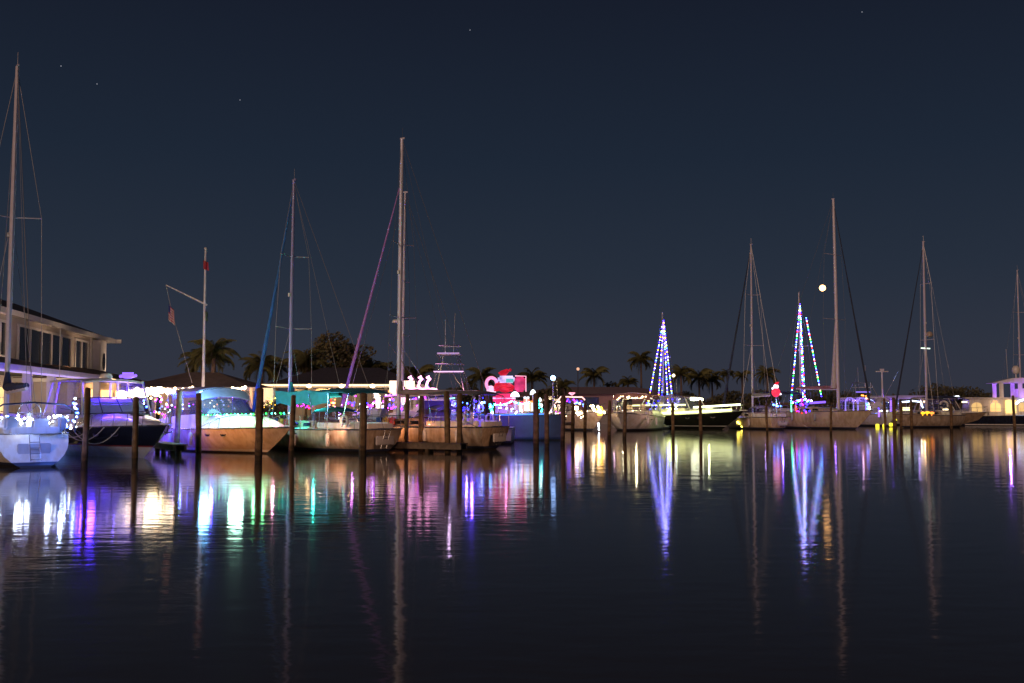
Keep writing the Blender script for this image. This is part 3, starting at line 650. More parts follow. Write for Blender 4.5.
# ------------------------------------------------------------------ sportfishing boats with towers
def sportfisher(label, loc, yaw, L=12, B=4.0, top=GEL, glow=(.25, .12, 1.0), tower=3, W_=35, outr=True, tw=.9, tall=0):
    t = thing('sport_fishing_boat', label, 'motorboat', loc, yaw, 'sport fishing boats with towers')
    H = make_hull(t, L, B, 1.0, 1.75, top, STRIPE, BOOT, bow_oh=.18, rake=-.1, full=2.2, stern_w=.9, sag=.1)
    wf = lambda x, z: B * .38 - max(0, z - 1.4) * .1 - max(0, x - L * .5) * .12
    c = MB().slab([(L * .32, 1.0), (L * .75, 1.4), (L * .66, 1.85), (L * .52, 2.1), (L * .46, 2.75), (L * .32, 2.75)], wf).build('cabin', GEL, t, bevel=.05)
    for sd in (1, -1): MB().panel([(L * .34, 1.9), (L * .5, 1.95), (L * .455, 2.5), (L * .34, 2.55)], wf, sd, .03).build('window', SMOKE, c)
    ht = MB().box((L * .34, 0, 3.25), (3.9, B * .82, .1)).build('hardtop', GEL, t, bevel=.04)
    for x in (L * .2, L * .32, L * .48):
        for sd in (1, -1): MB().tube([(x, sd * B * .38, 1.2), (x - .05, sd * B * .36, 3.22)], .04, 6).build('post', STEEL, ht)
    x0 = L * .34; tt = thing_child('tower', t)
    lv = [3.3, 4.45, 5.6][:tower]
    for q, (dx, dy) in enumerate(((-tw, -tw), (-tw, tw), (tw, -tw), (tw, tw))):
        MB().tube([(x0 + dx * 1.15, dy * 1.2, 3.3), (x0 + dx * .55, dy * .7, lv[-1] + tall)], .045, 6).build('tower_leg', STEEL, tt)
    for k, z in enumerate(lv[1:]):
        s = 1.0 - .22 * k
        MB().box((x0, 0, z), (1.5 * s + .3, 1.5 * s + .2, .06)).build('platform', GEL, tt, bevel=.015)
        ring = [(x0 + sx * .8 * s, sy * .85 * s, z + .55) for sx, sy in ((-1, -1), (1, -1), (1, 1), (-1, 1), (-1, -1))]
        MB().tube(ring, .03, 5).build('guard_rail', STEEL, tt)
    MB().tube([(x0 - 1, -1, 3.35), (x0 + .8, .9, lv[-1])], .025, 5).tube([(x0 - 1, 1, 3.35), (x0 + .8, -.9, lv[-1])], .025, 5).build('brace', STEEL, tt)
    MB().tube([(x0 - .3, .6, lv[-1]), (x0 - .4, .7, lv[-1] + 2.6)], .015, 4).build('antenna', GEL, t); MB().tube([(x0 + .4, -.6, lv[-1]), (x0 + .4, -.7, lv[-1] + 2.3)], .015, 4).build('antenna', GEL, t)
    if outr:
        for sd in (1, -1): MB().tube([(x0 + .6, sd * B * .4, 2.2), (x0 + 3.6, sd * (B * .4 + .7), 6.3)], [.035, .015], 5).build('outrigger', STEEL, t)
    rails(H, t, .45, .95, .55)
    lamp('cockpit_lamp', (L * .25, 0, 2.9), glow, W_, t); lamp('tower_lamp', (x0, 0, lv[-1] + .3), (.9, .6, 1.0), 9, t, .05)
    lamp('cockpit_lamp', (L * .15, -1.0, 2.2), glow, W_ * .5, t)
    return t, H
def thing_child(name, parent):
    o = bpy.data.objects.new(name, None); COL.objects.link(o); o.parent = parent; return o
yaw = R(176); p = W(449, 430, 63)
t6, H6 = sportfisher('sport fishing boat with a pinkish steel tuna tower rising between two masts', (p.x + 4.1, 63, 0), yaw, L=12, glow=(.2, .12, 1.0), W_=60)
rope_light([L2W(t6, (1.0, 1.75, 3.2)), L2W(t6, (3.4, 1.75, 3.25)), L2W(t6, (6.2, 1.75, 3.2))], (.85, .55, .75), 3.0, 'pale pink rope light along the hardtop edge under the tuna tower', .03)
rope_light([L2W(t6, (3.1, .9, 4.5)), L2W(t6, (5.0, .9, 4.5))], (.9, .55, 1.0), 2.0, 'short pink rope light on the middle platform of the tuna tower', .03)
rope_light([L2W(t6, (3.4, .75, 5.66)), L2W(t6, (4.8, .75, 5.66))], (.8, .5, 1.0), 1.2, 'short dim violet rope light on the top platform of the tuna tower', .025)
string_lights([W(452, 402, 60), W(490, 401, 60)], 14, [CV, CB, CC], 'blue violet string lights under the hardtop behind the broad cream yacht', .05, 7, jit=.2)
string_lights([W(455, 408, 60.5), W(485, 410, 60.5)], 18, [CV, CB], 'lower violet string lights in the cockpit behind the broad cream yacht stern', .05, 6, jit=.25)
rope_light([W(478, 405, 60), W(483, 405, 60), W(483, 411, 60), W(478, 411, 60), W(478, 405, 60)], (.2, .3, 1.0), 5, 'small blue glowing square frame in the cockpit under the tuna tower', .03)
rope_light([W(385, 396, 61), W(405, 394, 61), W(432, 392.5, 61)], (.7, .12, .95), 8, 'bright purple rope light along the awning edge below three glowing birds', .045)
rope_light([W(446, 399, 61), W(455, 398, 61)], (.3, .9, .8), 3, 'short teal rope light under the awning edge left of the tuna tower', .04)
string_lights([W(425, 404, 61), W(445, 408, 61)], 16, [CC, CV, CWH], 'blue and white string lights under the awning right of three glowing birds', .06, 9, jit=.25)

# three glowing birds
def bird(label, p):
    t = thing('glowing_bird', label, 'ornament', p, 0, 'glowing pink birds on the awning')
    g = emis('bird_glow', (1.0, .40, .72), 3.5)
    MB().ball((0.1, 0, .18), (.34, .18, .17), 12, 8).tube([(-.12, 0, .2), (-.3, 0, .45), (-.2, 0, .75), (-.05, 0, .92), (-.12, 0, 1.02), (-.3, 0, .95)], [.11, .08, .07, .08, .1, .05], 8).build('body', g, t, smooth=True)
    MB().tube([(-.28, 0, .95), (-.42, 0, .86)], [.05, .015], 6).build('beak', RUB, t); return t
for px, lb in ((413, 'leftmost of three glowing pink birds standing on the purple-lit awning'), (423, 'middle one of three glowing pink birds standing on the purple-lit awning'), (431, 'rightmost of three glowing pink birds standing on the purple-lit awning')):
    bird(lb, W(px, 393.5, 61))
aw = thing('awning', 'long dark awning with purple-lit edge carrying three glowing birds', 'awning', W(408, 396, 62))
MB().box((0, .9, 0), (3.6, 1.8, .07), ry=-.02).build('fabric', CANG, aw)
for x in (-1.7, 0, 1.7):
    for y_ in (.1, 1.7): MB().tube([(x, y_, -2.0), (x, y_, -.02)], .035, 6).build('post', STEEL, aw)

# ------------------------------------------------------------------ B7 blue barge-like boat with inflatable and lit ornaments
yaw = R(-30)
t7 = thing('work_boat', 'blue and violet lit boat carrying a big pink inflatable, left of the lamp post', 'motorboat', place(566, 68, yaw, 7.2), yaw)
H7 = make_hull(t7, 7.2, 3.6, 1.72, 1.8, BLUEH, STRIPE, BOOT, bow_oh=.06, rake=-.05, full=3.2, stern_w=.95, wlr=.93, flare=.75, sag=.02)
MB().slab([(2.2, 1.7), (4.2, 1.7), (4.0, 2.7), (2.2, 2.8)], lambda x, z: 1.1).build('wheelhouse', GEL, t7, bevel=.05)
rails(H7, t7, .04, .95, .7)
lamp('deck_lamp_or_fill', (1.2, -1.4, 2.4), (.25, .3, 1.0), 20, t7); lamp('side_fill', (.6, -4.6, 1.5), (.2, .06, 1.0), 260, t7, .05, (.9, 0, 1.0), 110); lamp('side_fill', (3.0, -4.6, 1.5), (.24, .06, 1.0), 200, t7, .05, (2.9, 0, 1.0), 110); lamp('side_fill', (6.2, -4.4, 1.5), (.04, .55, .8), 150, t7, .05, (6.2, 0, 1.0), 100)  # side spots added off the hull as violet and teal fill
lamp('deck_lamp_or_fill', (4.8, -.8, 2.4), (1.0, .7, .5), 14, t7)
rope_light([L2W(t7, H7.pt(.05 + .8 * i / 6, -1, -.06, .02)) for i in range(7)], (.06, .22, 1.0), 3.2, 'bright blue rope light along the deck edge of the blue lit boat', .045)
pi_ = W(506, 399, 68)
inf = thing('inflatable_decoration', 'big glowing pink and red inflatable camper with a white front and teal window', 'inflatable', (pi_.x, 68.6, pi_.z))
gp = glowcloth('glow_pink', (.85, .05, .22), .38); gr = glowcloth('glow_red', (.8, .015, .04), .4); gw = glowcloth('glow_white', (.70, .60, 1.0), .75); gt = emis('glow_teal', (.1, .55, .5), .6)
def puff(m, c, d, rz=0): return m
MB().box((.95, 0, 1.02), (.75, 1.1, 1.05)).build('camper_body', gp, inf, smooth=True, bevel=.12)
MB().box((.02, -.05, 1.35), (1.15, 1.2, .48)).build('camper_side', gw, inf, smooth=True, bevel=.12)
MB().box((.25, -.68, 1.25), (.5, .06, .26)).build('camper_window', gt, inf, bevel=.02)
MB().tube([(1.36, -.56, .5), (1.36, -.56, 1.56), (.62, -.62, 1.58)], .035, 6).build('edge_lights', emis('glow_edge', (1.0, .45, .6), 1.0), inf)
MB().tube([(-.9, 0, .55), (-.6, -.1, .85), (0, -.1, .9), (.5, 0, .7)], [.1, .3, .36, .2], 10).ball((-.05, -.3, .72), (.5, .25, .28)).build('cushion', gr, inf, smooth=True)
N = 18; MB().tube([(-1.0 + .36 * math.cos(2 * math.pi * i / N), -.1, 1.05 + .42 * math.sin(2 * math.pi * i / N)) for i in range(N + 1)], .11, 8).build('ring', emis('glow_rose', (1.0, .30, .55), 1.0), inf, smooth=True)
MB().ball((-1.05, 0, .65), (.3, .25, .28), 10, 7).build('side_puff', emis('glow_pale', (1.0, .55, .75), .9), inf, smooth=True)
MB().tube([(-.35, 0, 1.6), (-.2, 0, 1.75), (.1, 0, 1.95), (.25, 0, 2.0)], [.3, .26, .15, .03], 10).ball((.28, 0, 2.0), .11).build('pointed_top', gr, inf, smooth=True)
MB().box((-.15, 0, .0), (1.5, 1.0, .75)).build('lower_body', glowcloth('glow_crimson', (.85, .02, .12), .8), inf, smooth=True, bevel=.2)
MB().box((-.15, 0, .05), (1.54, 1.06, .1)).build('trim_band', gw, inf, bevel=.03)
lamp('blower_lamp', (0, -1.4, .8), (1.0, .2, .5), 9, inf, .05)
def mushroom(label, p, h, c=CWH, r=.3):
    t = thing('glowing_mushroom_lamp', label, 'lamp', p, 0, 'glowing mushroom lamps on the blue lit boat')
    MB().tube([(0, 0, -h), (0, 0, 0)], .04, 6).build('stem', STEEL, t)
    MB().lathe([(r, -.05), (r * .95, .08), (r * .65, .22), (r * .2, .3)], n=12).build('cap', emis('cap_%s' % str(c), c, 2.2), t, smooth=True); return t
mushroom('white glowing mushroom lamp right below the pink inflatable', W(515, 396, 67), 1.0)
mushroom('taller white glowing lamp beside the piling on the blue lit boat', W(533, 394, 67), 1.1, r=.2)
def giftbox(label, p, s, c, rc):
    t = thing('gift_box', label, 'gift box', p, 0, 'lit gift boxes on the blue lit boat')
    MB().box((0, 0, s / 2), (s, s, s)).build('box', emis('gift_%s' % str(c), c, 1.3), t, bevel=.02)
    m = MB().box((0, 0, s / 2), (s * .18, s * 1.02, s * 1.02)).box((0, 0, s / 2), (s * 1.02, s * .18, s * 1.03)); m.ball((-.1, 0, s + .07), (.1, .05, .07)).ball((.1, 0, s + .07), (.1, .05, .07)); m.build('ribbon', emis('rib_%s' % str(rc), rc, 1.2), t); return t
for px, py, s, c, rc, lb in ((523, 411, .5, (1, .75, .65), CR, 'pale lit gift box with red ribbon, left of the pair on the blue lit boat'), (530, 411, .55, (1, .85, .9), CO, 'creamy lit gift box with orange ribbon next to the thick piling pair'), (526.5, 404, .36, (1, .2, .12), CWH, 'small red lit gift box with white ribbon on top of the others')):
    giftbox(lb, W(px, py, 66.6), s, c, rc)
string_lights([W(486, 402, 65.5), W(491, 410, 65.5)], 16, [CWH, CC, CT], 'bright white string light bundle at the stern of the blue lit boat', .09, 12, jit=.3)
string_lights([W(493, 404, 66), W(512, 401, 66), W(530, 402, 66)], 22, [CT, CWH, CC], 'teal and white string lights swagging across the rail below the pink inflatable', .05, 7, swag=.15)
string_lights([W(538, 399, 68), W(541, 411, 68)], 14, [CWH, CT], 'white and teal string lights hanging between the two pilings of the blue lit boat', .07, 10, jit=.15)
string_lights([W(498, 405, 66.4), W(516, 411, 66.4), W(530, 409, 66.4)], 20, [CWH, (1, .6, .7), CC], 'mixed warm string lights heaped along the deck of the blue lit boat', .05, 8, jit=.22)

# ------------------------------------------------------------------ lamp post
lp = W(553, 378, 80)
lt = thing('street_lamp', 'slim lamp post with a bright bluish white globe behind the blue lit boat', 'lamp post', (lp.x, 80, 0))
MB().tube([(0, 0, .0), (0, 0, lp.z - .25)], [.09, .06], 8).lathe([(.16, .0), (.16, 1.2), (.09, 1.3)], (0, 0, 0)).build('pole', STEEL, lt, smooth=True)
MB().lathe([(.08, -.28), (.16, -.22), (.2, -.18)], (0, 0, lp.z), 10).build('collar', STEEL, lt)
MB().ball((0, 0, lp.z), .2, 14, 10).build('globe', emis('lamp_globe', (.30, .50, 1.0), 9), lt, smooth=True)
dkp = MB().box((lp.x, 80, .9), (3.2, 3, .2)); dkp = dkp.build('pier_platform', DOCKW); tag(dkp, 'low wooden platform that carries the bluish lamp post', 'dock')

# ------------------------------------------------------------------ right half boats
yaw = R(-50)
t8, H8 = cruiser('small white open boat with glowing arch and dark-framed bow, right of the lamp post', place(605, 92, yaw, 8.5), yaw, L=8.5, B=3.2, fs=1.25, fb=1.9, top=GELC, arch=True, wsx=.45, ports=1, glassm=CLEAR, cab_h=.45)
lamp('cockpit_lamp', (2.4, -.3, 2.4), (1.0, .75, .4), 120, t8); lamp('deck_lamp_or_fill', (6.2, -.4, 2.7), (1.0, .72, .38), 60, t8); lamp('cockpit_lamp', (1.0, .2, 2.1), (1, .7, .6), 60, t8)
rope_light([W(549, 414, 91), W(554, 405, 91), W(561, 396.5, 91), W(572, 397, 91), W(582, 397, 91), W(585, 400, 91)], (1.0, .62, .55), 2.6, 'long curved pinkish glowing arch over the white open boat', .06)
rope_light([W(569, 393, 92), W(575, 393, 92), W(572, 395, 92), W(569, 393, 92)], (1.0, .35, .45), 3, 'small pink glowing bow-shaped sign on top of the long glowing arch', .06)
string_lights([W(570, 402, 91), W(584, 404, 91)], 16, [CV, CP, CWH, CC], 'violet and white string lights under the long glowing arch', .1, 6, jit=.3)
string_lights([W(576, 409, 90), W(583, 415, 90)], 18, [CW, (1, .8, .5)], 'warm white light cluster at the side of the white open boat', .12, 12, jit=.35)
string_lights([W(592, 409, 90), W(604, 411, 90)], 20, [CW, (1, .82, .55), CY], 'warm yellow white light cluster on the bow deck of the white open boat', .12, 12, jit=.35)
string_lights([W(551, 412, 90.5), W(567, 415, 90.5)], 14, [CP, CWH, CW], 'pink and white string lights low beside the lamp post boat', .07, 7, jit=.12)
string_lights([W(598.5, 423, 89.5), W(599, 430, 89.5)], 6, [CWH], 'short vertical cold white light strip just above the water', .06, 10)

yaw = R(-112)
t9, H9 = cruiser('white express cruiser with dark curved canopy and warm-lit windscreen, bow towards the viewer', place(618, 90, yaw, 9.5), yaw, L=9.5, B=4.5, fs=1.3, fb=1.75, top=GEL, canvas=(1.0, 4.9, 3.35, CANR), arch=True, wsx=.5, ports=2, glassm=CLEAR, cab_h=.5)
lamp('cabin_lamp', (3.2, 0, 2.9), (1.0, .85, .45), 110, t9); lamp('cabin_lamp', (4.4, -.9, 2.8), (1.0, .82, .4), 70, t9)
lamp('side_fill', (8.0, -3.6, 1.5), (1.0, .55, .14), 170, t9, .05, (7.0, 0, 1.0), 130); lamp('side_fill', (7.0, 3.9, 1.5), (1.0, .55, .45), 80, t9, .05, (6.0, 0, 1.0), 130); lamp('deck_lamp_or_fill', (7.5, .2, 3.0), (1.0, .6, .5), 16, t9, .05)  # two side spots added as fill beside the bow
string_lights([L2W(t9, (3.9, -1.75, 3.05)), L2W(t9, (5.1, -1.0, 3.12)), L2W(t9, (5.1, 1.0, 3.12)), L2W(t9, (3.9, 1.8, 3.05))], 18, [CW, (1, .9, .5)], 'warm string lights under the dark curved canopy of the express cruiser', .09, 6, jit=.1)

yaw = R(-38)
t11, H11 = cruiser('long black-hulled motor yacht with bright yellow-green deck lights and a raised bow rail', place(744, 97, yaw, 11.5), yaw, L=11.5, B=4.2, fs=1.35, fb=1.85, top=BLACKH, boot=BLACKH, stripe=STRIPW, sz=(.3, .36), hardtop=(1.3, 6.2, 3.25, GELD), arch=True, wsx=.55, glassm=CLEAR, cab_h=.6)
lamp('cabin_lamp', (3.6, 0, 2.9), (.95, 1.0, .45), 90, t11); lamp('deck_lamp_or_fill', (8.2, -.9, 2.9), (.95, 1.0, .5), 50, t11); lamp('deck_lamp_or_fill', (2.0, -1.6, 2.2), (.9, 1.0, .45), 30, t11)
rope_light([L2W(t11, (.2, -2.05, 2.35)), L2W(t11, (6.2, -1.95, 2.42))], (.95, 1.0, .42), 4.0, 'upper yellow green rope light under the hardtop of the black motor yacht', .075)
rope_light([L2W(t11, H11.pt(lerp(.05, .92, i / 8), -1, -.05, .16)) for i in range(9)], (.95, 1.0, .40), 4.5, 'lower yellow green rope light along the deck edge of the black motor yacht', .12)
rope_light([L2W(t11, H11.pt(lerp(.62, .98, i / 5), -1, -.05, .62)) for i in range(6)], (.95, 1.0, .6), 5.5, 'thick pale rope light on the raised bow rail of the black motor yacht', .10)
string_lights([W(690, 399, 95), W(703, 399.5, 95)], 5, [(1, 1, .7)], 'five round warm lamps under the hardtop of the black motor yacht', .14, 9)
string_lights([W(668, 410, 94), W(676, 408, 94)], 16, [CWH, CLY], 'white string light bundle at the stern of the black motor yacht', .11, 10, jit=.3)

def lit_mast(label, px, topy, Y, yaw, apex, strings, cols, hullpx, mtop):
    p = W(px, 420, Y); L = 10.5; mx = 6.0
    t, H = sailboat(label, (p.x - math.cos(yaw) * mx, Y - math.sin(yaw) * mx, 0), yaw, L=L, B=3.4, fs=1.25, fb=1.5, mast_x=mx, mast_top=mtop, spread=(.55,), furl=None, cover=CANB, boom_z=2.8, spread_w=.8, back=True)
    for (bx_, by_, dy, n_, lb) in strings:
        top = W(apex[0], apex[1], Y); b = W(bx_, by_, Y + dy); b2 = b
        string_lights([top, b2], n_, cols, lb, .052, 17, group='strings of coloured lights rigged from a masthead')
    return t, H
t10, H10 = lit_mast('sailing yacht under the smaller cone of blue and yellow lights, behind the black motor yacht', 663.5, 312, 106, R(80), (663.5, 320),
    [(648, 404, -3.5, 42, 'leftmost blue and yellow light string of the smaller lit cone'), (658, 406, -3, 42, 'second blue and yellow light string from the left of the smaller lit cone'), (662, 404, 3, 40, 'centre blue and yellow light string of the smaller lit cone'),
     (668, 406, 3.5, 40, 'second light string from the right of the smaller lit cone'), (673.5, 409, -2.5, 42, 'rightmost blue and yellow light string of the smaller lit cone')], [CV, CY, CV, (.9, .9, .7), CV, CLY, CC], None, 12.2)
string_lights([W(648, 405, 103), W(674, 408, 103)], 26, [CB, CV, CWH, CV], 'blue violet string lights around the deck below the smaller lit cone', .08, 6, jit=.5)
string_lights([W(658, 412, 102), W(664, 418, 102)], 8, [CV, CWH, CLY], 'small violet and green light cluster low under the smaller lit cone', .09, 6, jit=.3)
lamp('deck_lamp_or_fill', (3, 0, 2.6), (.25, .15, 1.0), 60, t10)

yaw = R(118); p = W(797, 428, 97)
t12, H12 = sailboat('pale cream sailing yacht with grey covered boom, its stern below the small red inflatable', (p.x - 1.5, 97, 0), yaw, L=9.0, B=3.3, fs=1.25, fb=1.3, mast_px=752.5, dodger=CANG, mast_top=18.7, spread=(.4, .7), furl=mat('sail_dark', (.03, .04, .07), .9), furl_r=.16, rake=-.4, boom_z=3.2, cover=CANG, top=GELC, spread_w=1.2, gen_top=.97, railh=.65)
lamp('stern_fill', (-4.5, 2.6, 1.8), (1.0, .42, .2), 150, t12, .05, (0, 0, .8), 70); lamp('cockpit_lamp', (1.6, .6, 2.6), (.5, .3, 1.0), 12, t12); lamp('deck_lamp_or_fill', (6, 2.2, 2.0), (1, .85, .5), 10, t12, .05)  # added stern spot with no fixture, warms the hull
lamp('bow_lamp', (8.4, 1.6, .6), (1.0, .8, .1), 8, t12, .06)
string_lights([W(738, 423, 100), W(743, 426, 100)], 7, [CY, (1, .8, .1)], 'yellow light cluster close to the water at the bow of the cream yacht', .11, 8, jit=.2)
string_lights([W(774, 404, 95.5), W(780, 405.5, 95.5)], 6, [CWH, CC], 'small bluish white light cluster in the cockpit of the cream yacht', .1, 9, jit=.12)
rope_light([W(791, 402, 95), W(791.5, 412, 95)], (.15, 1.0, .5), 5, 'short vertical green rope light at the stern of the cream yacht', .05)
rope_light([W(795.5, 405, 95), W(796, 411, 95)], (1.0, .08, .06), 4, 'short vertical red rope light beside the green one', .05)
fp = W(776, 397, 95.5)
fg = thing('inflatable_decoration', 'small glowing round inflatable in red with white top near the cream yacht stern', 'inflatable', (fp.x, fp.y, fp.z))
MB().tube([(0, 0, -2.0), (0, 0, .1)], .05, 6).build('stand', STEEL, fg)
MB().ball((0, 0, .45), (.42, .35, .45), 12, 8).build('round_body', emis('glow_red2', (1.0, .03, .08), 1.0), fg, smooth=True)
MB().ball((.02, 0, 1.0), (.26, .25, .24), 12, 8).ball((-.3, 0, .82), .12).ball((.4, 0, .28), (.15, .1, .1)).build('white_puff', emis('glow_wht2', (.95, .8, 1.0), 1.5), fg, smooth=True)
MB().tube([(.02, 0, 1.15), (.15, 0, 1.35), (.32, 0, 1.42)], [.2, .12, .02], 8).build('pointed_top', emis('glow_red3', (.9, .02, .05), .7), fg, smooth=True)

t13, H13 = lit_mast('sailing yacht under the taller cone of blue, white and red lights', 801, 292, 107, R(86), (800, 303),
    [(791, 402, -3, 48, 'left light string of the taller lit cone in blue, red and green'), (803, 400, 1, 50, 'middle light string of the taller lit cone'), (805, 400, 3, 44, 'faint second middle light string of the taller lit cone')], [CV, CWH, CC, CLY, CV, CR, CC, CWH, CG], None, 14.5)
string_lights([W(806, 317, 107), W(821.5, 397, 104)], 44, [CC, CV, CWH, CR, CC, CLY, CG], 'right light string of the taller lit cone, starting a little lower', .052, 17, group='strings of coloured lights rigged from a masthead')

yaw = R(-52)
t14, H14 = sailboat('long buff sailing yacht with the tallest right-half mast and a maroon boom cover', place(873, 97, yaw, 13), yaw, L=13, B=4.0, fs=1.75, fb=1.9, mast_px=838.5, mast_top=23.3, spread=(.42, .73), furl=mat('sail_dark', (.03, .04, .07), .9), furl_r=.12, rake=-.3, boom_z=3.95, boom_len=5.0, cover=CANR, top=GELC, spread_w=1.8, mast_r=.17, gen_top=.97, cabin_h=.5)
mx14 = [c for c in t14.children if c.name.startswith('mast')][0].data.vertices[0].co.x; MB().tube([(mx14 - .45, 0, 4.1), (mx14 - .35, 0, 7.0), (mx14 - .2, 0, 10.8)], [.36, .2, .04], 8).build('mainsail_roll', SAILW, t14, smooth=True)
canopy(t14, 'cockpit_awning', .4, 4.2, 1.7, 3.6, CANB, zdeck=1.9, rise=.25)
lamp('cockpit_lamp', (2.4, 0, 3.2), (.2, .08, 1.0), 90, t14); lamp('cockpit_lamp', (4.0, -.6, 3.0), (.3, .15, 1.0), 50, t14)
string_lights([W(791, 404, 95), W(800, 399.5, 95), W(811, 400, 95)], 26, [CWH, CP, CC, CWH, CG], 'white and pink string lights along the stern awning of the long buff yacht', .09, 8, jit=.12)
string_lights([W(800, 402, 95), W(806, 410, 95)], 14, [CB, CV, CP], 'blue and violet light cluster hanging at the stern of the long buff yacht', .09, 6, jit=.4)
rope_light([W(810, 403, 97), W(825, 402, 98)], (.25, .12, 1.0), 2.2, 'violet rope light inside the cockpit awning of the long buff yacht', .12)
string_lights([W(794, 409, 94), W(801, 413, 94)], 8, [CR, CP], 'dim red light cluster low at the stern of the long buff yacht', .06, 3, jit=.3)

yaw = R(-80); p = W(858, 425, 116)
t15, H15 = sportfisher('sport fishing boat with a violet-lit cabin and short tower beyond the long buff yacht', (p.x, 120, 0), yaw, L=11, B=4.6, glow=(.28, .15, 1.0), tower=2, W_=90, outr=True, tw=1.1, tall=.5)
for px, lb in ((849.5, 'left glowing violet arch on the cabin behind the long buff yacht'), (862, 'right glowing violet arch on the cabin behind the long buff yacht')):
    a = [W(px - 4, 411, 112), W(px - 4, 401, 112), W(px - 2, 398, 112), W(px + 2, 398, 112), W(px + 4, 401, 112), W(px + 4, 411, 112)]
    rope_light(a, (.35, .25, 1.0), 1.5, lb, .07)
string_lights([W(867, 402, 111), W(869, 410, 111)], 10, [CT, CWH, CC, CW], 'teal and white light string hanging right of the two violet arches', .1, 8, jit=.15)
rope_light([W(856, 392, 113), W(870, 392, 113)], (.3, .2, 1.0), 1.8, 'straight violet rope light above the two violet arches', .06)
string_lights([W(863, 395, 111), W(869, 398, 111)], 6, [CW, CO], 'small orange light cluster under the straight violet rope light', .09, 5, jit=.2)

def dock_shed(label, px, Y, w, zr, c, glow, Wt):
    p = W(px, 420, Y); t = thing('canopy_tent', label, 'canopy', (p.x, Y, LZ), 0, 'lit canopies on the far dock')
    h = zr - LZ
    MB().add([(-w / 2, -2, h), (w / 2, -2, h), (w / 2, 2, h), (-w / 2, 2, h), (-w / 2 + .6, -.6, h + .55), (w / 2 - .6, -.6, h + .55), (w / 2 - .6, .6, h + .55), (-w / 2 + .6, .6, h + .55)], []) 
    m = MB(); m.add([(-w / 2, -2, h), (w / 2, -2, h), (w / 2, 2, h), (-w / 2, 2, h), (-w / 2 + .6, -.6, h + .45), (w / 2 - .6, -.6, h + .45), (w / 2 - .6, .6, h + .45), (-w / 2 + .6, .6, h + .45)], [(0, 1, 5, 4), (1, 2, 6, 5), (2, 3, 7, 6), (3, 0, 4, 7), (4, 5, 6, 7), (3, 2, 1, 0)])
    m.build('roof', CANW, t)
    for sx in (-1, 1):
        for sy in (-1.9, 1.9): MB().tube([(sx * (w / 2 - .1), sy, 0), (sx * (w / 2 - .1), sy, h)], .05, 6).build('post', STEEL, t)
    lamp('canopy_lamp', (0, -.5, h - .4), glow, Wt, t); lamp('canopy_lamp', (0, -2.8, h + .45), glow, Wt * .35, t); return t
def motorboat_b(px, Y, yaw, label, glow, Wt, L=8.5):
    t, H = cruiser(label, place(px, Y, yaw, L), yaw, L=L, B=3.3, fs=1.3, fb=1.7, top=GEL, canvas=(.8, 4.0, 3.1, CANW), arch=True, wsx=.48, ports=1, glassm=CLEAR, cab_h=.5)
    lamp('cockpit_lamp', (2.4, 0, 2.8), glow, Wt, t); lamp('deck_lamp_or_fill', (1.0, -1.8, 3.4), glow, Wt * .3, t, .05); return t
t16 = motorboat_b(898, 114, R(-75), 'small white boat with a violet-lit canvas top between the right-hand pilings', (.3, .12, 1.0), 90)
t16.location.x -= 1.3
t16b = motorboat_b(922, 116, R(-60), 'small white boat with a bright bluish white-lit canvas top near the lit spreader mast', (.45, .6, 1.0), 140)
t16b.location.x -= .6
rope_light([W(902, 402, 111), W(914, 401, 111), W(921, 402, 111), W(923, 408, 111)], (.65, .8, 1.0), 5, 'bright cold white rope light under the canopy right of the piling group', .09)
rope_light([W(902, 409, 111), W(910, 409, 111)], (1.0, .95, .35), 4.5, 'wide yellow glowing bar below the cold white rope light', .2)
for i, (px, z0, z1) in enumerate(((879, 410, 417), (891, 400, 413))):
    rope_light([W(px, z0, 110), W(px, z1, 110)], (.28, .12, 1.0), 3, ('left', 'right')[i] + ' vertical violet rope light between the right-hand pilings', .10)
for i, (px, py) in enumerate(((877, 426), (884, 426), (890.5, 425), (896, 419), (905.5, 426))):
    p = W(px, py, 109); t = thing('dock_light', ['leftmost low yellow dock light at the foot of the violet pilings', 'second low yellow dock light, under a stacked small lamp', 'third low yellow dock light, right of two equal ones', 'raised yellow dock light strip between two dark pilings', 'rightmost low yellow dock light, below the wide yellow bar'][i], 'dock light', (p.x, 109, 0), 0, 'low yellow dock lights')
    MB().tube([(0, 0, -.3), (0, 0, p.z + .1)], .09, 8).build('stake', WOOD, t)
    MB().lathe([(.12, 0), (.2, .05), (.2, .3), (.12, .38)], (0, -.12, p.z - .15), 10).build('lamp_shade', emis('dock_yel', (.85, .75, .04), 1.6), t, smooth=True)
string_lights([W(876, 410, 110), W(898, 417, 110)], 10, [CV, CLY, CWH], 'dots of violet and yellow light between the right-hand pilings', .08, 7, jit=.4)

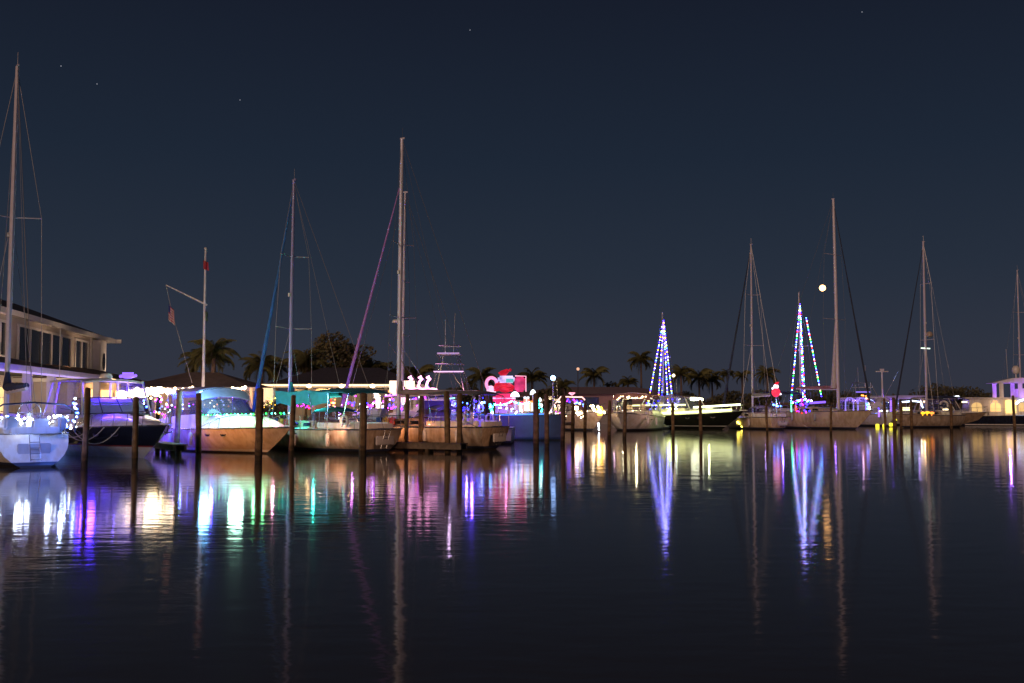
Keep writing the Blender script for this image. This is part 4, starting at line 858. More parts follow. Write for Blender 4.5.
yaw = R(200)
t17, H17 = sailboat('grey sailing yacht with a lit spreader and radar dome on its mast, dark cockpit cover', place(958, 108, yaw, 0), yaw, L=8.6, B=3.1, fs=1.35, fb=1.5, mast_px=926.5, dodger=CANB, mast_top=20.0, spread=(.42, .75), furl=mat('sail_dark', (.03, .04, .07), .9), furl_r=.12, rake=-.3, cover=CANB, boom_z=3.0, top=GELD, spread_w=.95, mast_r=.13, gen_top=.97, radar=None)
mx17 = [c for c in t17.children if c.name.startswith('mast')][0].data.vertices[0].co.x
canopy(t17, 'cockpit_awning', .5, 3.6, 1.5, 3.2, CANB, zdeck=1.5, rise=.2)
mz = W(922, 349, 107).z
sp17 = W(925, 349, 103)
a = Vector((6.95, 0, mz))
rp = rope_light([L2W(t17, (mx17 - .8, -.2, mz + .05)), L2W(t17, (mx17 + .7, .2, mz + .05))], (.75, .95, .75), 2.6, 'pale green white light bar across the mast of the grey sailing yacht', .07)
MB().lathe([(.1, -.3), (.32, -.18), (.36, .05), (.22, .28), (.03, .35)], (mx17 - .35, .3, W(919, 335, 107).z), 12).build('radar_dome', GELD, t17, smooth=True)
for k, (px, py, c) in enumerate(((923, 413, CY), (927.5, 412.5, CY), (932, 413, CO))):
    p = W(px, py, 100); o = MB().ball((0, 0, 0), (.24, .15, .13), 10, 6).tube([(0, .1, -.1), (0, .1, -.28)], .04, 6).build('deck_light', emis('deckl%d' % k, c, 2.0), None, smooth=True); o.location = p
    tag(o, ['leftmost yellow deck light on the grey sailing yacht', 'middle yellow deck light on the grey sailing yacht', 'rightmost, orange deck light on the grey sailing yacht'][k], 'deck light', 'deck lights on the grey sailing yacht')
lamp('deck_lamp_or_fill', (3.5, -1.6, 2.2), (1.0, .6, .3), 14, t17, .05)

yaw = R(-38)
t17b, H17b = cruiser('brownish trawler with dark flat roof and white life ring beside the large motor yacht', place(987, 115, yaw, 9), yaw, L=9, B=3.4, fs=1.25, fb=1.6, top=mat('hull_brown', (.30, .22, .15), .5, var=.3), hardtop=(1.0, 5.5, 3.2, CANG), arch=False, wsx=.6, ports=2, glassm=SMOKE)
ring = MB(); N = 18; ring.tube([(4.8 + .42 * math.cos(2 * math.pi * i / N), -1.62, 2.4 + .42 * math.sin(2 * math.pi * i / N)) for i in range(N + 1)], .11, 8); ring.build('life_ring', GEL, t17b, smooth=True)
lamp('cabin_lamp', (2.5, -1.4, 2.8), (1.0, .62, .3), 22, t17b)
for k, (px, py) in enumerate(((964, 402), (945, 409.5))):
    rope_light([W(px - 2, py, 106), W(px + 3, py, 106)], (1.0, .85, .5), 4, ['short warm light bar at the roof edge of the brownish trawler', 'short warm light bar low left of the brownish trawler'][k], .09)
string_lights([W(951, 397, 107), W(959, 396, 107)], 8, [CWH], 'row of small white lights at the left end of the trawler roof', .06, 5)

# B18 large motor yacht at the right edge
yaw = R(-14); p = W(968, 427, 116)
t18 = thing('motor_yacht', 'large white motor yacht with navy hull, round-topped lit windows and violet flybridge', 'motor yacht', (p.x, 118, 0), yaw)
H18 = make_hull(t18, 17, 4.8, 1.15, 1.9, NAVY, STRIPW, BOOT, bow_oh=.12, rake=-.2, full=2.4, stern_w=.9, sag=.05)
wf18 = lambda x, z: 2.15 - max(0, z - 2) * .08
c18 = MB().slab([(.6, 1.05), (12.6, 1.4), (11.8, 2.3), (10.8, 3.1), (.7, 3.1)], wf18).build('cabin', GEL, t18, bevel=.06)
for k, x in enumerate((.9, 2.9, 5.9, 8.2)):
    arc = [(x, 1.65), (x + 1.1, 1.65), (x + 1.1, 2.3)] + [(x + .55 + .55 * math.cos(a_), 2.3 + .4 * math.sin(a_)) for a_ in [math.pi * q / 8 for q in range(1, 8)]] + [(x, 2.3)]
    MB().panel(arc, wf18, -1, .03).build('window', emis('yacht_win%d' % (k % 2), (1.0, .66, .25), (.55, .75)[k % 2]), c18)
    MB().tube([(x + .55, -2.22, 1.65), (x + .55, -2.2, 2.7)], .03, 5).build('window_bar', GEL, c18)
MB().box((5.8, 0, 3.2), (11.2, 4.7, .14)).build('upper_deck', GEL, t18, bevel=.04)
fbm = MB().slab([(3.2, 4.95), (9.8, 4.95), (9.0, 5.2), (6.4, 5.55), (5.4, 5.5)], lambda x, z: 2.0).build('flybridge_roof', GEL, t18, bevel=.05)
for x in (4.2, 6.2, 8.6):
    for sd in (1, -1): MB().box((x, sd * 1.8, 4.1), (.45, .16, 1.7)).build('post', GEL, fbm, bevel=.03)
MB().slab([(6.2, 3.28), (10.2, 3.28), (9.4, 4.3), (6.4, 4.3)], lambda x, z: 1.7).build('flybridge_cabin', GEL, t18, bevel=.05)
MB().tube([(6.2, 0, 5.5), (6.2, 0, 6.0)], .08, 8).ball((6.2, 0, 6.5), (.45, .45, .52), 14, 10).build('radar_dome', GEL, t18, smooth=True)
MB().tube([(5.5, .8, 5.4), (5.4, .8, 9.0)], .02, 4).build('antenna', GEL, t18)
rails(H18, t18, .05, .97, .8)
lamp('flybridge_lamp_or_fill', (5.2, -.6, 4.6), (.3, .1, 1.0), 220, t18); lamp('flybridge_lamp_or_fill', (7.0, -4.4, 3.4), (.4, .15, 1.0), 230, t18, .05, (7.0, 0, 5.0), 90); lamp('deck_lamp_or_fill', (3.8, -5.2, 2.9), (1.0, .6, .3), 90, t18, .05, (4.5, 0, 2.2), 90)  # the aimed spots are added fill, out beside the hull
rope_light([W(1016, 404, 113), W(1019, 401, 113), W(1026, 399, 113), W(1034, 397, 113)], (.6, .7, 1.0), 6, 'white glowing cord rising across the flybridge of the large motor yacht', .12)
for k, (px, c) in enumerate(((993, (1.0, .45, .2)),)):
    rope_light([W(px, 401.5, 113), W(px + 4, 401.5, 113)], c, 2, 'short orange light bar above the windows of the large motor yacht', .09)
sp_lit = MB().box((0, 0, 0), (1.1, .1, 1.5)).build('lit_door', emis('lit_door', (1.0, .68, .22), 1.3), t18); sp_lit.location = (5.05, -2.24, 2.2)

# mast at the right edge
yaw = R(100); p = W(1024, 420, 128)
t19, H19 = sailboat('sailing yacht hidden beyond the large motor yacht, its mast at the right photo edge', (p.x + .8, 122, 0), yaw, L=11, B=3.4, mast_x=6.2, mast_top=19.8, spread=(.4, .7), furl=None, cover=None, boom=False)
# B20 dim sailboat behind with thin mast at 896
yaw = R(70); p = W(897, 420, 122)
t20 = thing('radar_mast', 'thin white post with a small crossbar rising between violet canopies at the right', 'post', (p.x, 126.6, LZ))
MB().tube([(0, 0, 0), (0, 0, 5.6)], .1, 8).build('post', GEL, t20); MB().box((0, 0, 5.65), (1.6, .12, .12)).box((0, 0, 5.85), (.5, .2, .3)).build('crossbar', GEL, t20)
dock_shed('violet-lit pale canopy tent behind the right-hand pilings', 884, 129, 4.6, 3.15, CANW, (.2, .06, 1.0), 170)
dock_shed('pinkish lit pale canopy tent behind the boat with the cold white lights', 910, 129.5, 4.6, 3.2, CANW, (.4, .25, 1.0), 170)

# ------------------------------------------------------------------ pilings
def piling(px, topy, boty, wpx, label):
    lean = random.uniform(-.03, .03)
    Y = CAMH * F / (boty - HOR); p = W(px, topy, Y); r = wpx * Y / F / 2 * random.uniform(.76, .93)
    N = 7; pts = []; rs = []
    for i in range(N + 1):
        z = lerp(-.6, p.z, i / N); pts.append((lean * (z - p.z) + random.uniform(-.012, .012), random.uniform(-.01, .01), z)); rs.append(r * random.uniform(.94, 1.04) * (1.0 if i < N else .93))
    pts.append((0, 0, p.z + .05)); rs.append(rs[-1] * .6)
    o = MB().tube(pts, rs, 12).build('piling', PIL, None, smooth=True); o.location = (p.x, Y, 0)
    return tag(o, label, 'piling', 'wooden mooring pilings')
PIL = mat('piling_wood2', (.21, .135, .07), .9, var=.55, scale=3.2, streak=.45)
n = PIL.node_tree; t = n.nodes.new('ShaderNodeTexCoord'); sz_ = n.nodes.new('ShaderNodeSeparateXYZ'); nz = n.nodes.new('ShaderNodeTexNoise'); nz.inputs['Scale'].default_value = 9
ad = n.nodes.new('ShaderNodeMath'); ad.operation = 'MULTIPLY_ADD'; ad.inputs[1].default_value = .25; rz_ = n.nodes.new('ShaderNodeValToRGB')
n.links.new(t.outputs['Object'], sz_.inputs[0]); n.links.new(t.outputs['Object'], nz.inputs['Vector']); n.links.new(nz.outputs['Fac'], ad.inputs[0]); n.links.new(sz_.outputs['Z'], ad.inputs[2]); n.links.new(ad.outputs[0], rz_.inputs[0])
el = rz_.color_ramp.elements; el[0].position = .0; el[0].color = (.18, .2, .16, 1); el[1].position = .62; el[1].color = (1, 1, 1, 1)
for p_, c_ in ((.34, (.22, .22, .18, 1)), (.40, (.8, .78, .7, 1)), (.48, (.5, .48, .42, 1))): el.new(p_).color = c_
mx = n.nodes.new('ShaderNodeMix'); mx.data_type = 'RGBA'; mx.blend_type = 'MULTIPLY'; mx.inputs[0].default_value = 1
pbs = n.nodes['Principled BSDF']; src = pbs.inputs['Base Color'].links[0].from_socket
n.links.new(src, mx.inputs[6]); n.links.new(rz_.outputs[0], mx.inputs[7]); n.links.new(mx.outputs[2], pbs.inputs['Base Color'])
for a in [
    (88, 389, 466, 7.5, 'tall dark piling in front of the dark cruiser hardtop, left of its hanging ropes'),
    (136, 398, 463, 6.5, 'piling in front of the dark cruiser bow, right of its hanging ropes'),
    (171, 396, 450, 5, 'thin piling just left of the white cruiser, first of a close pair'),
    (179.5, 392, 452, 6, 'second piling of the close pair at the white cruiser stern'),
    (198.5, 394, 456, 7, 'piling before the white cruiser canvas top, below the flagpole'),
    (260, 389, 460, 8.5, 'thick tall piling before the white cruiser bow deck'),
    (293.5, 396, 455, 6, 'piling at the very tip of the white cruiser bow'),
    (363.5, 394, 455, 8.5, 'thick amber-lit piling before the rounded stern of the teal bimini yacht'),
    (374, 399, 445, 4.5, 'thin piling immediately right of the thick amber-lit one'),
    (386, 398, 445, 4.5, 'thin piling left of the tallest left-half mast'),
    (407.5, 395, 450, 5.5, 'piling just right of the tallest left-half mast'),
    (422, 397, 449, 6, 'piling under the three glowing birds'),
    (446.5, 392, 452, 7.5, 'left piling of the pair below the tuna tower'),
    (460, 394, 452, 6, 'right piling of the pair below the tuna tower'),
    (487, 395, 446, 5, 'piling at the rounded stern of the broad cream yacht'),
    (536, 394, 447, 6.5, 'left piling of the pair before the blue lit boat bow'),
    (546.5, 395, 447, 5, 'right piling of the pair before the blue lit boat bow'),
    (563.5, 396, 444, 5.5, 'piling in front of the foot of the long glowing arch'),
    (573, 404, 436, 4.2, 'short piling below the pink bow-shaped sign'),
    (585, 403, 434, 4.2, 'short piling right of the short one below the pink sign'),
    (609.5, 401, 438, 4.5, 'yellow-lit piling at the left side of the express cruiser'),
    (625, 400, 439, 4.2, 'dark piling in front of the express cruiser bow'),
    (672.5, 403, 436, 3.5, 'piling at the stern of the black motor yacht'),
    (700, 400, 437, 4.0, 'piling in front of the middle of the black motor yacht'),
    (766, 405, 433, 3.2, 'piling in front of the cream yacht, splitting its hull'),
    (831, 407, 434, 3.0, 'piling in front of the middle of the long buff yacht'),
    (884, 399, 431, 3.0, 'dark piling right of the long buff yacht bow, nearest to it'),
    (893.5, 398, 431, 4.4, 'wide dark piling, second right of the long buff yacht bow'),
    (901, 402, 431, 3.2, 'dark piling just left of the wide yellow bar'),
    (911, 401, 431, 3.2, 'dark piling just right of the wide yellow bar'),
    (951, 404, 431, 3.2, 'piling between the grey sailing yacht and the brownish trawler'),
    (1013, 396, 432, 3.4, 'piling in front of the large motor yacht near the right photo edge'),
]: piling(*a)

JER = [mat('jerry_red', (.35, .03, .02), .5), mat('jerry_yellow', (.5, .32, .03), .5), mat('jerry_blue', (.03, .08, .3), .5)]
for t_, H_, sd in ((t4, H4, 1), (t5, H5, 1), (t5, H5, -1)):
    for k in range(3):
        p = H_.pt(.52 + .045 * k, sd, .22)
        MB().box((p.x, p.y, p.z + .24), (.34, .18, .42)).box((p.x, p.y, p.z + .48), (.2, .05, .05)).build('jerry_can', JER[k], t_, bevel=.02)
    p = H_.pt(.12, sd, .1); N = 14
    MB().tube([(p.x + .26 * math.cos(2 * math.pi * i / N), p.y, p.z + .4 + .26 * math.sin(2 * math.pi * i / N)) for i in range(N + 1)], .07, 7).build('life_ring', FEND, t_, smooth=True)
MB().tube([(9.9, 0, 1.75), (8.6, 0, 1.85), (7.6, 0, 1.8)], [.12, .34, .42], 8).build('stowed_dinghy', FEND, t5, smooth=True)

# mooring lines from the pilings to the boats
def mooring(label, a, b, sag):
    a = Vector(a); b = Vector(b); o = MB().tube([a.lerp(b, i / 14) - a - Vector((0, 0, sag * 4 * (i / 14) * (1 - i / 14))) for i in range(15)], .016, 5).build('mooring_line', ROPE, None, smooth=True); o.location = a
    return tag(o, label, 'rope', 'mooring lines from pilings to boats')
def pw(px, py, boty): return W(px, py, CAMH * F / (boty - HOR))
mooring('mooring line from the dark cruiser bow to the piling right of its hanging ropes', pw(136, 418, 463), L2W(t2, H2.pt(.93, -1)), .12)
mooring('mooring line from the dark cruiser side to the tall piling left of its hanging ropes', pw(88, 420, 466), L2W(t2, H2.pt(.45, -1)), .15)
mooring('mooring line from the white cruiser bow to the thick tall piling', pw(260, 412, 460), L2W(t3, H3.pt(.93, -1)), .12)
mooring('mooring line from the white cruiser tip to the piling at its bow', pw(293.5, 410, 455), L2W(t3, H3.pt(.98, 1)), .06)
mooring('mooring line from the teal bimini yacht stern to the thick amber-lit piling', pw(363.5, 415, 455), L2W(t4, H4.pt(.02, 1)), .1)
mooring('mooring line from the broad cream yacht stern to the right piling below the tuna tower', pw(460, 415, 452), L2W(t5, H5.pt(.02, 1)), .15)
mooring('mooring line from the broad cream yacht side to the piling under the three glowing birds', pw(422, 416, 449), L2W(t5, H5.pt(.3, 1)), .15)
mooring('mooring line from the blue lit boat bow to the right piling of its pair', pw(546.5, 412, 447), L2W(t7, H7.pt(.9, -1)), .15)
mooring('mooring line from the long buff yacht bow to the nearest dark piling at its right', pw(884, 410, 431), L2W(t14, H14.pt(.97, -1)), .2)
for t_, H_, q_ in ((t3, H3, (.25, .45)), (t4, H4, (.2, .42, .6)), (t5, H5, (.12,)), (t12, H12, (.3, .5)), (t14, H14, (.2, .4, .6)), (t9, H9, (.5, .7))):
    sd = 1 if t_ in (t4, t5, t12, t9) else -1
    for q in q_: p = H_.pt(q, sd, -.13); fender(t_, (p.x, p.y, p.z - .55))

# docks
def dock(label, p0, p1, w, z=.75):
    p0 = Vector((*p0, z)); p1 = Vector((*p1, z)); d = p1 - p0; L_ = d.length; a = math.atan2(d.y, d.x); c = (p0 + p1) / 2
    t = thing('dock', label, 'dock', (c.x, c.y, 0), a, 'wooden finger docks')
    m = MB(); n_ = int(L_ / .3)
    for i in range(n_): m.box((-L_ / 2 + (i + .5) * L_ / n_, 0, z), (L_ / n_ - .02, w, .06))
    m.build('planking', DOCKW, t)
    MB().box((0, w / 2 - .1, z - .16), (L_, .1, .24)).box((0, -w / 2 + .1, z - .16), (L_, .1, .24)).build('beam', DOCKW, t)
    m = MB()
    for i in range(int(L_ / 3) + 1):
        x = -L_ / 2 + .3 + i * 3
        for sy in (-1, 1):
            if x < L_ / 2: MB().tube([(x, sy * (w / 2 - .2), -.5), (x, sy * (w / 2 - .2), z - .04)], .12, 8).build('leg', WOOD, t)
    return t
dock('wooden dock running behind the boats of the left half', (-19, 61.5), (-8, 60.6), 1.4)
dock('wooden dock between the cream sailing yachts of the left half', (-7.2, 52.5), (-2.4, 50.2), .8, .45)
dock('short wooden dock between the dark cruiser and the white cruiser', (-18.0, 51.0), (-15.8, 47.6), .7, .5)
dock('long wooden dock behind the boats of the right half', (14, 124.5), (60, 125.5), 1.6)

# ------------------------------------------------------------------ buildings
WALL = mat('stucco_cream', (.55, .48, .42), .9, var=.1, scale=1.2); TRIM = mat('trim_white', (.74, .70, .66), .7, var=.06)
ROOF = mat('roof_shingle', (.035, .035, .05), .9, var=.35, scale=5); WDARK = mat('window_dark', (.02, .02, .022), .12, var=.3)
WWARM = emis('interior_warm', (1.0, .62, .24), 1.5)
ax = math.atan2(30, -5.2)      # direction of the facade, away from the camera
A0 = Vector((-31.2, 52, LZ))
cl = thing('clubhouse', 'two-storey cream clubhouse with dark shingle roof, tall windows and lit porch at the left edge', 'building', A0, ax)
# local: +x along facade away, +y = left of that = away from water side
Lf = 40.6
def zf(z): return z - LZ
wallm = MB().box((Lf / 2, 6, (8.5 - LZ) / 2), (Lf, 12, 8.5 - LZ)).build('wall', WALL, cl)
ro = MB(); ov = 1.0; e_ = zf(8.5)
ro.add([(-ov, -ov, e_), (Lf + ov + .6, -ov, e_), (Lf + ov + .6, 12 + ov, e_), (-ov, 12 + ov, e_), (6, 6, e_ + 2.7), (Lf - 5, 6, e_ + 2.7)], [(0, 1, 5, 4), (1, 2, 5), (2, 3, 4, 5), (3, 0, 4), (3, 2, 1, 0)])
rf = ro.build('roof', ROOF, cl)
MB().box((Lf / 2 + .3, -ov - .02, e_ - .12), (Lf + 2 * ov + .6, .1, .36)).box((Lf + ov + .63, 5.5, e_ - .12), (.1, 14, .36)).build('fascia', TRIM, rf)
MB().box((Lf / 2, -ov / 2, e_ - .1), (Lf + 1, ov - .1, .08)).build('soffit', TRIM, rf)
def win(x0, x1, z0, z1, nb, parent=None, glow=None):
    f = MB(); c = (x0 + x1) / 2
    for z in (z0, z1): f.box((c, -.06, z), (x1 - x0 + .3, .14, .16))
    for i in range(nb + 1): f.box((lerp(x0, x1, i / nb), -.07, (z0 + z1) / 2), (.16 if i in (0, nb) else .09, .12, z1 - z0 + .1))
    fo = f.build('window', TRIM, cl)
    MB().box((c, -.012, (z0 + z1) / 2), (x1 - x0, .04, z1 - z0)).build('pane', glow or WDARK, fo)
win(2, 7, zf(5.6), zf(7.9), 4); win(9, 14, zf(5.6), zf(7.9), 4)
win(16.5, 30, zf(5.1), zf(7.9), 5); win(31.5, 35.8, zf(5.1), zf(7.9), 2)
MB().box((38.8, -.35, e_ / 2 - .1), (2.2, .7, e_ - .3)).box((36.9, -.06, e_ / 2), (.5, .14, e_ - .2)).build('pilaster', TRIM, cl, bevel=.02)
N = 16; ovl = MB().lathe([(.01, -.02), (.42, -.02), (.42, .05), (.01, .05)], (0, 0, 0), N); ow = ovl.build('oval_window', WDARK, cl); ow.rotation_euler = (R(90), 0, 0); ow.scale = (1, 1.9, 1); ow.location = (38.8, -.74, zf(6.3))
# far end wall pilaster facing camera side: porch
pz = zf(4.35)
px0, px1, py0 = -8, 16, -6.0
po = MB(); po.add([(px0, py0, pz), (px1, py0, pz), (px1, 0, pz), (px0, 0, pz), (px0, -.02, pz + 1.25), (px1 - 3.5, -.02, pz + 1.25)], [(0, 1, 5, 4), (1, 2, 5), (3, 2, 1, 0), (0, 4, 3)])
pr = po.build('porch_roof', ROOF, cl)
MB().box(((px0 + px1) / 2, py0 - .03, pz - .1), (px1 - px0, .12, .32)).box((px1 + .03, py0 / 2, pz - .1), (.12, -py0 + .1, .32)).build('porch_fascia', TRIM, pr)
for x in (0, 4.5, 9, 15.4): MB().box((x, py0 + .5, pz / 2 - .1), (.42, .42, pz - .2)).build('column', TRIM, cl, bevel=.02)
for x in (1.2, 5, 8.8, 12.6):
    MB().box((x, -.05, 1.4), (2.6, .1, 2.3)).build('lit_window', emis('porch_win', (1.0, .70, .30), .85), cl)
    MB().box((x, -.12, 1.4), (.08, .08, 2.3)).box((x, -.12, 1.9), (2.6, .07, .07)).build('window_bar', TRIM, cl)
for x in (12, 22, 32, 40): lamp('facade_fill', (x, -2.6, e_ - 3.0), (1.0, .68, .44), 150, cl, .08, (x + .5, 0, e_ - 1.2), 150)  # added facade fill, spots in mid-air without fixtures
for x in (-2, 3, 8, 13): lamp('porch_lamp', (x, -3.0, pz - .35), (1.0, .72, .42), 100, cl, .12)
MB().box((4, py0 + .25, .55), (18, .06, .9)).build('porch_rail', TRIM, cl)
rl = Matrix.Translation(A0) @ Matrix.Rotation(ax, 4, 'Z')
rope_light([rl @ Vector((x, py0 - .16, pz - .3)) for x in (px0, 4, px1)], (.62, .45, .95), 1.2, 'soft violet white rope light under the eave of the clubhouse porch', .06)

# annex
an = thing('annex_building', 'low annex with orange-lit roof edge right of the clubhouse', 'building', (-30.5, 76, LZ), R(95))
MB().box((0, 3, 1.6), (15, 6, 3.2)).build('wall', WALL, an)
m = MB(); m.add([(-8.2, -1.2, 3.2), (8.2, -1.2, 3.2), (8.2, 7, 3.2), (-8.2, 7, 3.2), (-5, 3, 4.3), (5, 3, 4.3)], [(0, 1, 5, 4), (1, 2, 5), (2, 3, 4, 5), (3, 0, 4), (3, 2, 1, 0)])
ar = m.build('roof', mat('roof_tan', (.24, .15, .09), .9, var=.3, scale=4), an)
MB().box((0, -1.23, 3.1), (16.4, .1, .26)).box((-8.23, 2.9, 3.1), (.1, 8.2, .26)).build('fascia', TRIM, ar)
for x in (-5, -1.5, 2, 5.5): MB().box((x, -.05, 1.5), (2.4, .1, 2.0)).build('lit_window', WWARM, an)
for x in (-5, 0, 5): lamp('eave_lamp', (x, -1.0, 2.9), (1.0, .55, .25), 70, an, .1)
lamp('roof_lamp', (-7.5, -2.4, 4.9), (1.0, .5, .2), 40, an, .1)

def pavilion(label, x0, x1, Y, zt, depth, nposts, warm, roofm, rise, posts_w=.22, wl=40):
    t = thing('pavilion', label, 'building', ((x0 + x1) / 2, Y, LZ)); w = x1 - x0; h = zt - LZ
    m = MB(); m.add([(-w / 2 - .5, -.5, h), (w / 2 + .5, -.5, h), (w / 2 + .5, depth + .5, h), (-w / 2 - .5, depth + .5, h), (-w / 2 + depth / 2, depth / 2, h + rise), (w / 2 - depth / 2, depth / 2, h + rise)], [(0, 1, 5, 4), (1, 2, 5), (2, 3, 4, 5), (3, 0, 4), (3, 2, 1, 0)])
    rf = m.build('roof', roofm, t)
    MB().box((0, -.53, h - .1), (w + 1.1, .08, .28)).build('fascia', TRIM, rf)
    for i in range(nposts):
        x = lerp(-w / 2 + .2, w / 2 - .2, i / (nposts - 1))
        for y in (0, depth): MB().box((x, y, h / 2 - .06), (posts_w, posts_w, h - .12)).build('post', TRIM, t)
    MB().box((0, depth - .3, h / 2 - .05), (w - .8, .12, h - .3)).build('back_wall', WALL, t)
    MB().box((0, depth * .6, .5), (w * .6, .7, 1.0)).box((0, depth * .6, 1.03), (w * .62, .9, .06)).build('bar_counter', TEAK, t)
    for i in range(5): lamp('ceiling_lamp', (lerp(-w / 2 + 1, w / 2 - 1, i / 4), depth * .4, h - .4), warm, wl, t, .1)
    return t
pg = pavilion('open pavilion edged with strings of bright warm bulbs behind the two cruisers', W(128, 400, 67).x, W(249, 400, 67).x, 67, 3.55, 6, 6, (1.0, .55, .25), mat('roof_pale', (.10, .08, .08), .9, var=.2), 1.15, wl=70)
pv = pavilion('long open pavilion with a glowing eave line behind the teal bimini yacht', W(262, 400, 76.5).x, W(414, 400, 76.5).x, 79.3, 4.0, 7, 8, (1.0, .70, .35), ROOF, 1.5, wl=45)
wc = (1.0, .75, .45)
def wp(px, py, Y): return W(px, py, Y)
rope_light([W(258, 385.2, 78.3), W(336, 385.2, 78.3), W(412, 385.2, 78.3)], (1.0, .70, .36), 3.6, 'long warm white rope light along the eave of the long pavilion', .085)
for k, px in enumerate((309, 341.5, 372.5, 254)):
    p = W(px, 386, 77.6); o = MB().ball((0, 0, 0), (.2, .16, .15), 12, 8).tube([(0, .3, .05), (0, 0, .05)], .04).build('flood_lamp', emis('flood', (1.0, .66, .32), 9), None, smooth=True); o.location = p
    tag(o, ['leftmost bright warm floodlight on the eave of the long pavilion', 'middle bright warm floodlight on the eave of the long pavilion', 'rightmost bright warm floodlight on the eave, near the leaning violet sail', 'small warm floodlight at the left corner of the long pavilion'][k], 'floodlight', 'floodlights on the pavilion eave')
WC_ = [(1, .78, .5), (1, .66, .34), (1, .85, .62)]
strs = [((113, 399.5), (128, 394), (145, 390), (160, 389), 'warm bulb string lowest at its left end, just right of the violet cluster lamp', 46, 50),
        ((118, 392), (138, 389.5), (158, 388.5), (176, 389.5), 'thick warm bulb string above the gap between the two cruisers', 50, 52),
        ((150, 389), (172, 390.5), (190, 388.5), (206, 390), 'warm bulb string crossing behind the foot of the flagpole', 42, 58),
        ((196, 390), (212, 391.5), (232, 389), (246, 386.5), 'warm bulb string rising to the lit corner posts of the open pavilion', 40, 62),
        ((122, 396), (137, 395), (150, 392), (163, 391), 'second warm bulb string under the thick one near the dark cruiser hardtop', 40, 54)]
for a, b, c, d, lb, n_, Y in strs:
    string_lights([W(*a, Y), W(*b, Y), W(*c, Y), W(*d, Y)], int(n_ * 1.35), WC_, lb, .095, 10, swag=.1, jit=.09, group='strings of warm bulbs over the shore')
for k, (px, py0_, py1_) in enumerate(((243.5, 389, 409), (251, 388, 409), (264.5, 388, 406), (270, 388, 406))):
    rope_light([W(px, py0_, 66), W(px, py1_, 66)], ((1.0, .34, .14), (1.0, .5, .25), (1.0, .66, .36), (1.0, .62, .32))[k], (1.3, 1.6, 1.8, 2.0)[k], ['vertical orange rope light on the left corner post of the open pavilion', 'vertical warm rope light on the right corner post of the open pavilion', 'left vertical warm rope light wrapped on the lit column right of the thick piling', 'right vertical warm rope light wrapped on the lit column right of the thick piling'][k], (.09, .09, .2, .2)[k])
# ornaments seen inside the long pavilion
random.seed(21)
string_lights([W(372, 396, 70), W(398, 398, 70), W(418, 396, 70)], 30, [CW, CWH, CP, CO], 'mixed warm and pink bulbs under the right half of the long pavilion', .07, 9, jit=.45)
string_lights([W(366, 404, 70), W(392, 405, 70), W(420, 404, 70)], 40, [CV, CP, CP, CV, CWH], 'violet and pink bulbs heaped low under the right half of the long pavilion', .08, 8, jit=.5)
string_lights([W(296, 405, 70), W(312, 406, 70)], 14, [CR, CP], 'red light cluster under the left part of the teal bimini', .06, 5, jit=.2)
string_lights([W(330, 402, 70), W(338, 408, 70)], 14, [CR, (1, .2, .3), CO], 'pinkish red light cluster under the right end of the teal bimini', .07, 7, jit=.3)
string_lights([W(345, 406, 70), W(352, 400, 70)], 10, [CV, CP], 'violet light cluster just left of the leaning violet headsail', .06, 7, jit=.3)
string_lights([W(300, 396, 71), W(330, 396, 71)], 9, [CW, CO], 'sparse warm bulbs hanging under the long pavilion behind the teal bimini', .07, 6, jit=.35)
string_lights([W(152, 402, 60), W(166, 412, 60)], 24, [CW, CO, CP], 'orange and pink light cluster between the dark cruiser and the close piling pair', .07, 7, jit=.6)
string_lights([W(205, 403, 62), W(238, 404, 62)], 18, [CW, CWH, CO], 'warm bulbs seen through the canvas top of the white cruiser', .06, 6, jit=.3)
sn = W(395, 398, 70)
for k, (px, py) in enumerate(((377, 400), (402, 394))):
    p = W(px, py, 69.5); c_ = emis('lit_tree_%d' % k, ((1, .85, .7), (1, .5, .7))[k], 1.6)
    o = MB().lathe([(.42, -.6), (.30, -.3), (.34, -.28), (.2, .1), (.24, .12), (.1, .5), (.01, .75)], n=10).build('lit_cone_tree', c_, None, smooth=True); o.location = p
    tag(o, ['small white glowing cone tree left of the tallest left-half mast', 'small pinkish glowing cone tree right of the tallest left-half mast'][k], 'ornament')
pb_ = W(402, 388, 75)
o = MB().box((0, 0, 0), (1.9, .12, 1.1)).build('lit_sign', emis('lit_sign', (1.0, .72, .55), 1.3), None, bevel=.02); o.location = pb_; tag(o, 'blank glowing cream panel hanging at the right end of the long pavilion', 'sign')

# marina shed on the right
ms_ = thing('boat_shed', 'long low marina building with pinkish walls and a shallow roof behind the express cruiser', 'building', (W(598, 400, 150).x, 150, LZ))
wS = 24
MB().box((0, 5, 1.55), (wS, 10, 3.1)).build('wall', mat('wall_pink', (.30, .19, .20), .9, var=.1), ms_)
m = MB(); m.add([(-wS / 2 - 1, -1, 3.05), (wS / 2 + 1, -1, 3.05), (wS / 2 + 1, 11, 3.05), (-wS / 2 - 1, 11, 3.05), (-wS / 2 + 6, 5, 4.2), (wS / 2 - 6, 5, 4.2)], [(0, 1, 5, 4), (1, 2, 5), (2, 3, 4, 5), (3, 0, 4), (3, 2, 1, 0)])
m.build('roof', mat('roof_pink', (.20, .15, .17), .9, var=.15, scale=3), ms_)
for x in (-11, -6, -1, 4, 9): MB().box((x, -.05, 1.7), (2.2, .1, 1.8)).build('window', WDARK, ms_)
lamp('wall_lamp', (-8, -4, 3.0), (1.0, .55, .45), 90, ms_, .1); lamp('wall_lamp', (2, -4, 3.2), (1.0, .6, .5), 60, ms_, .1)

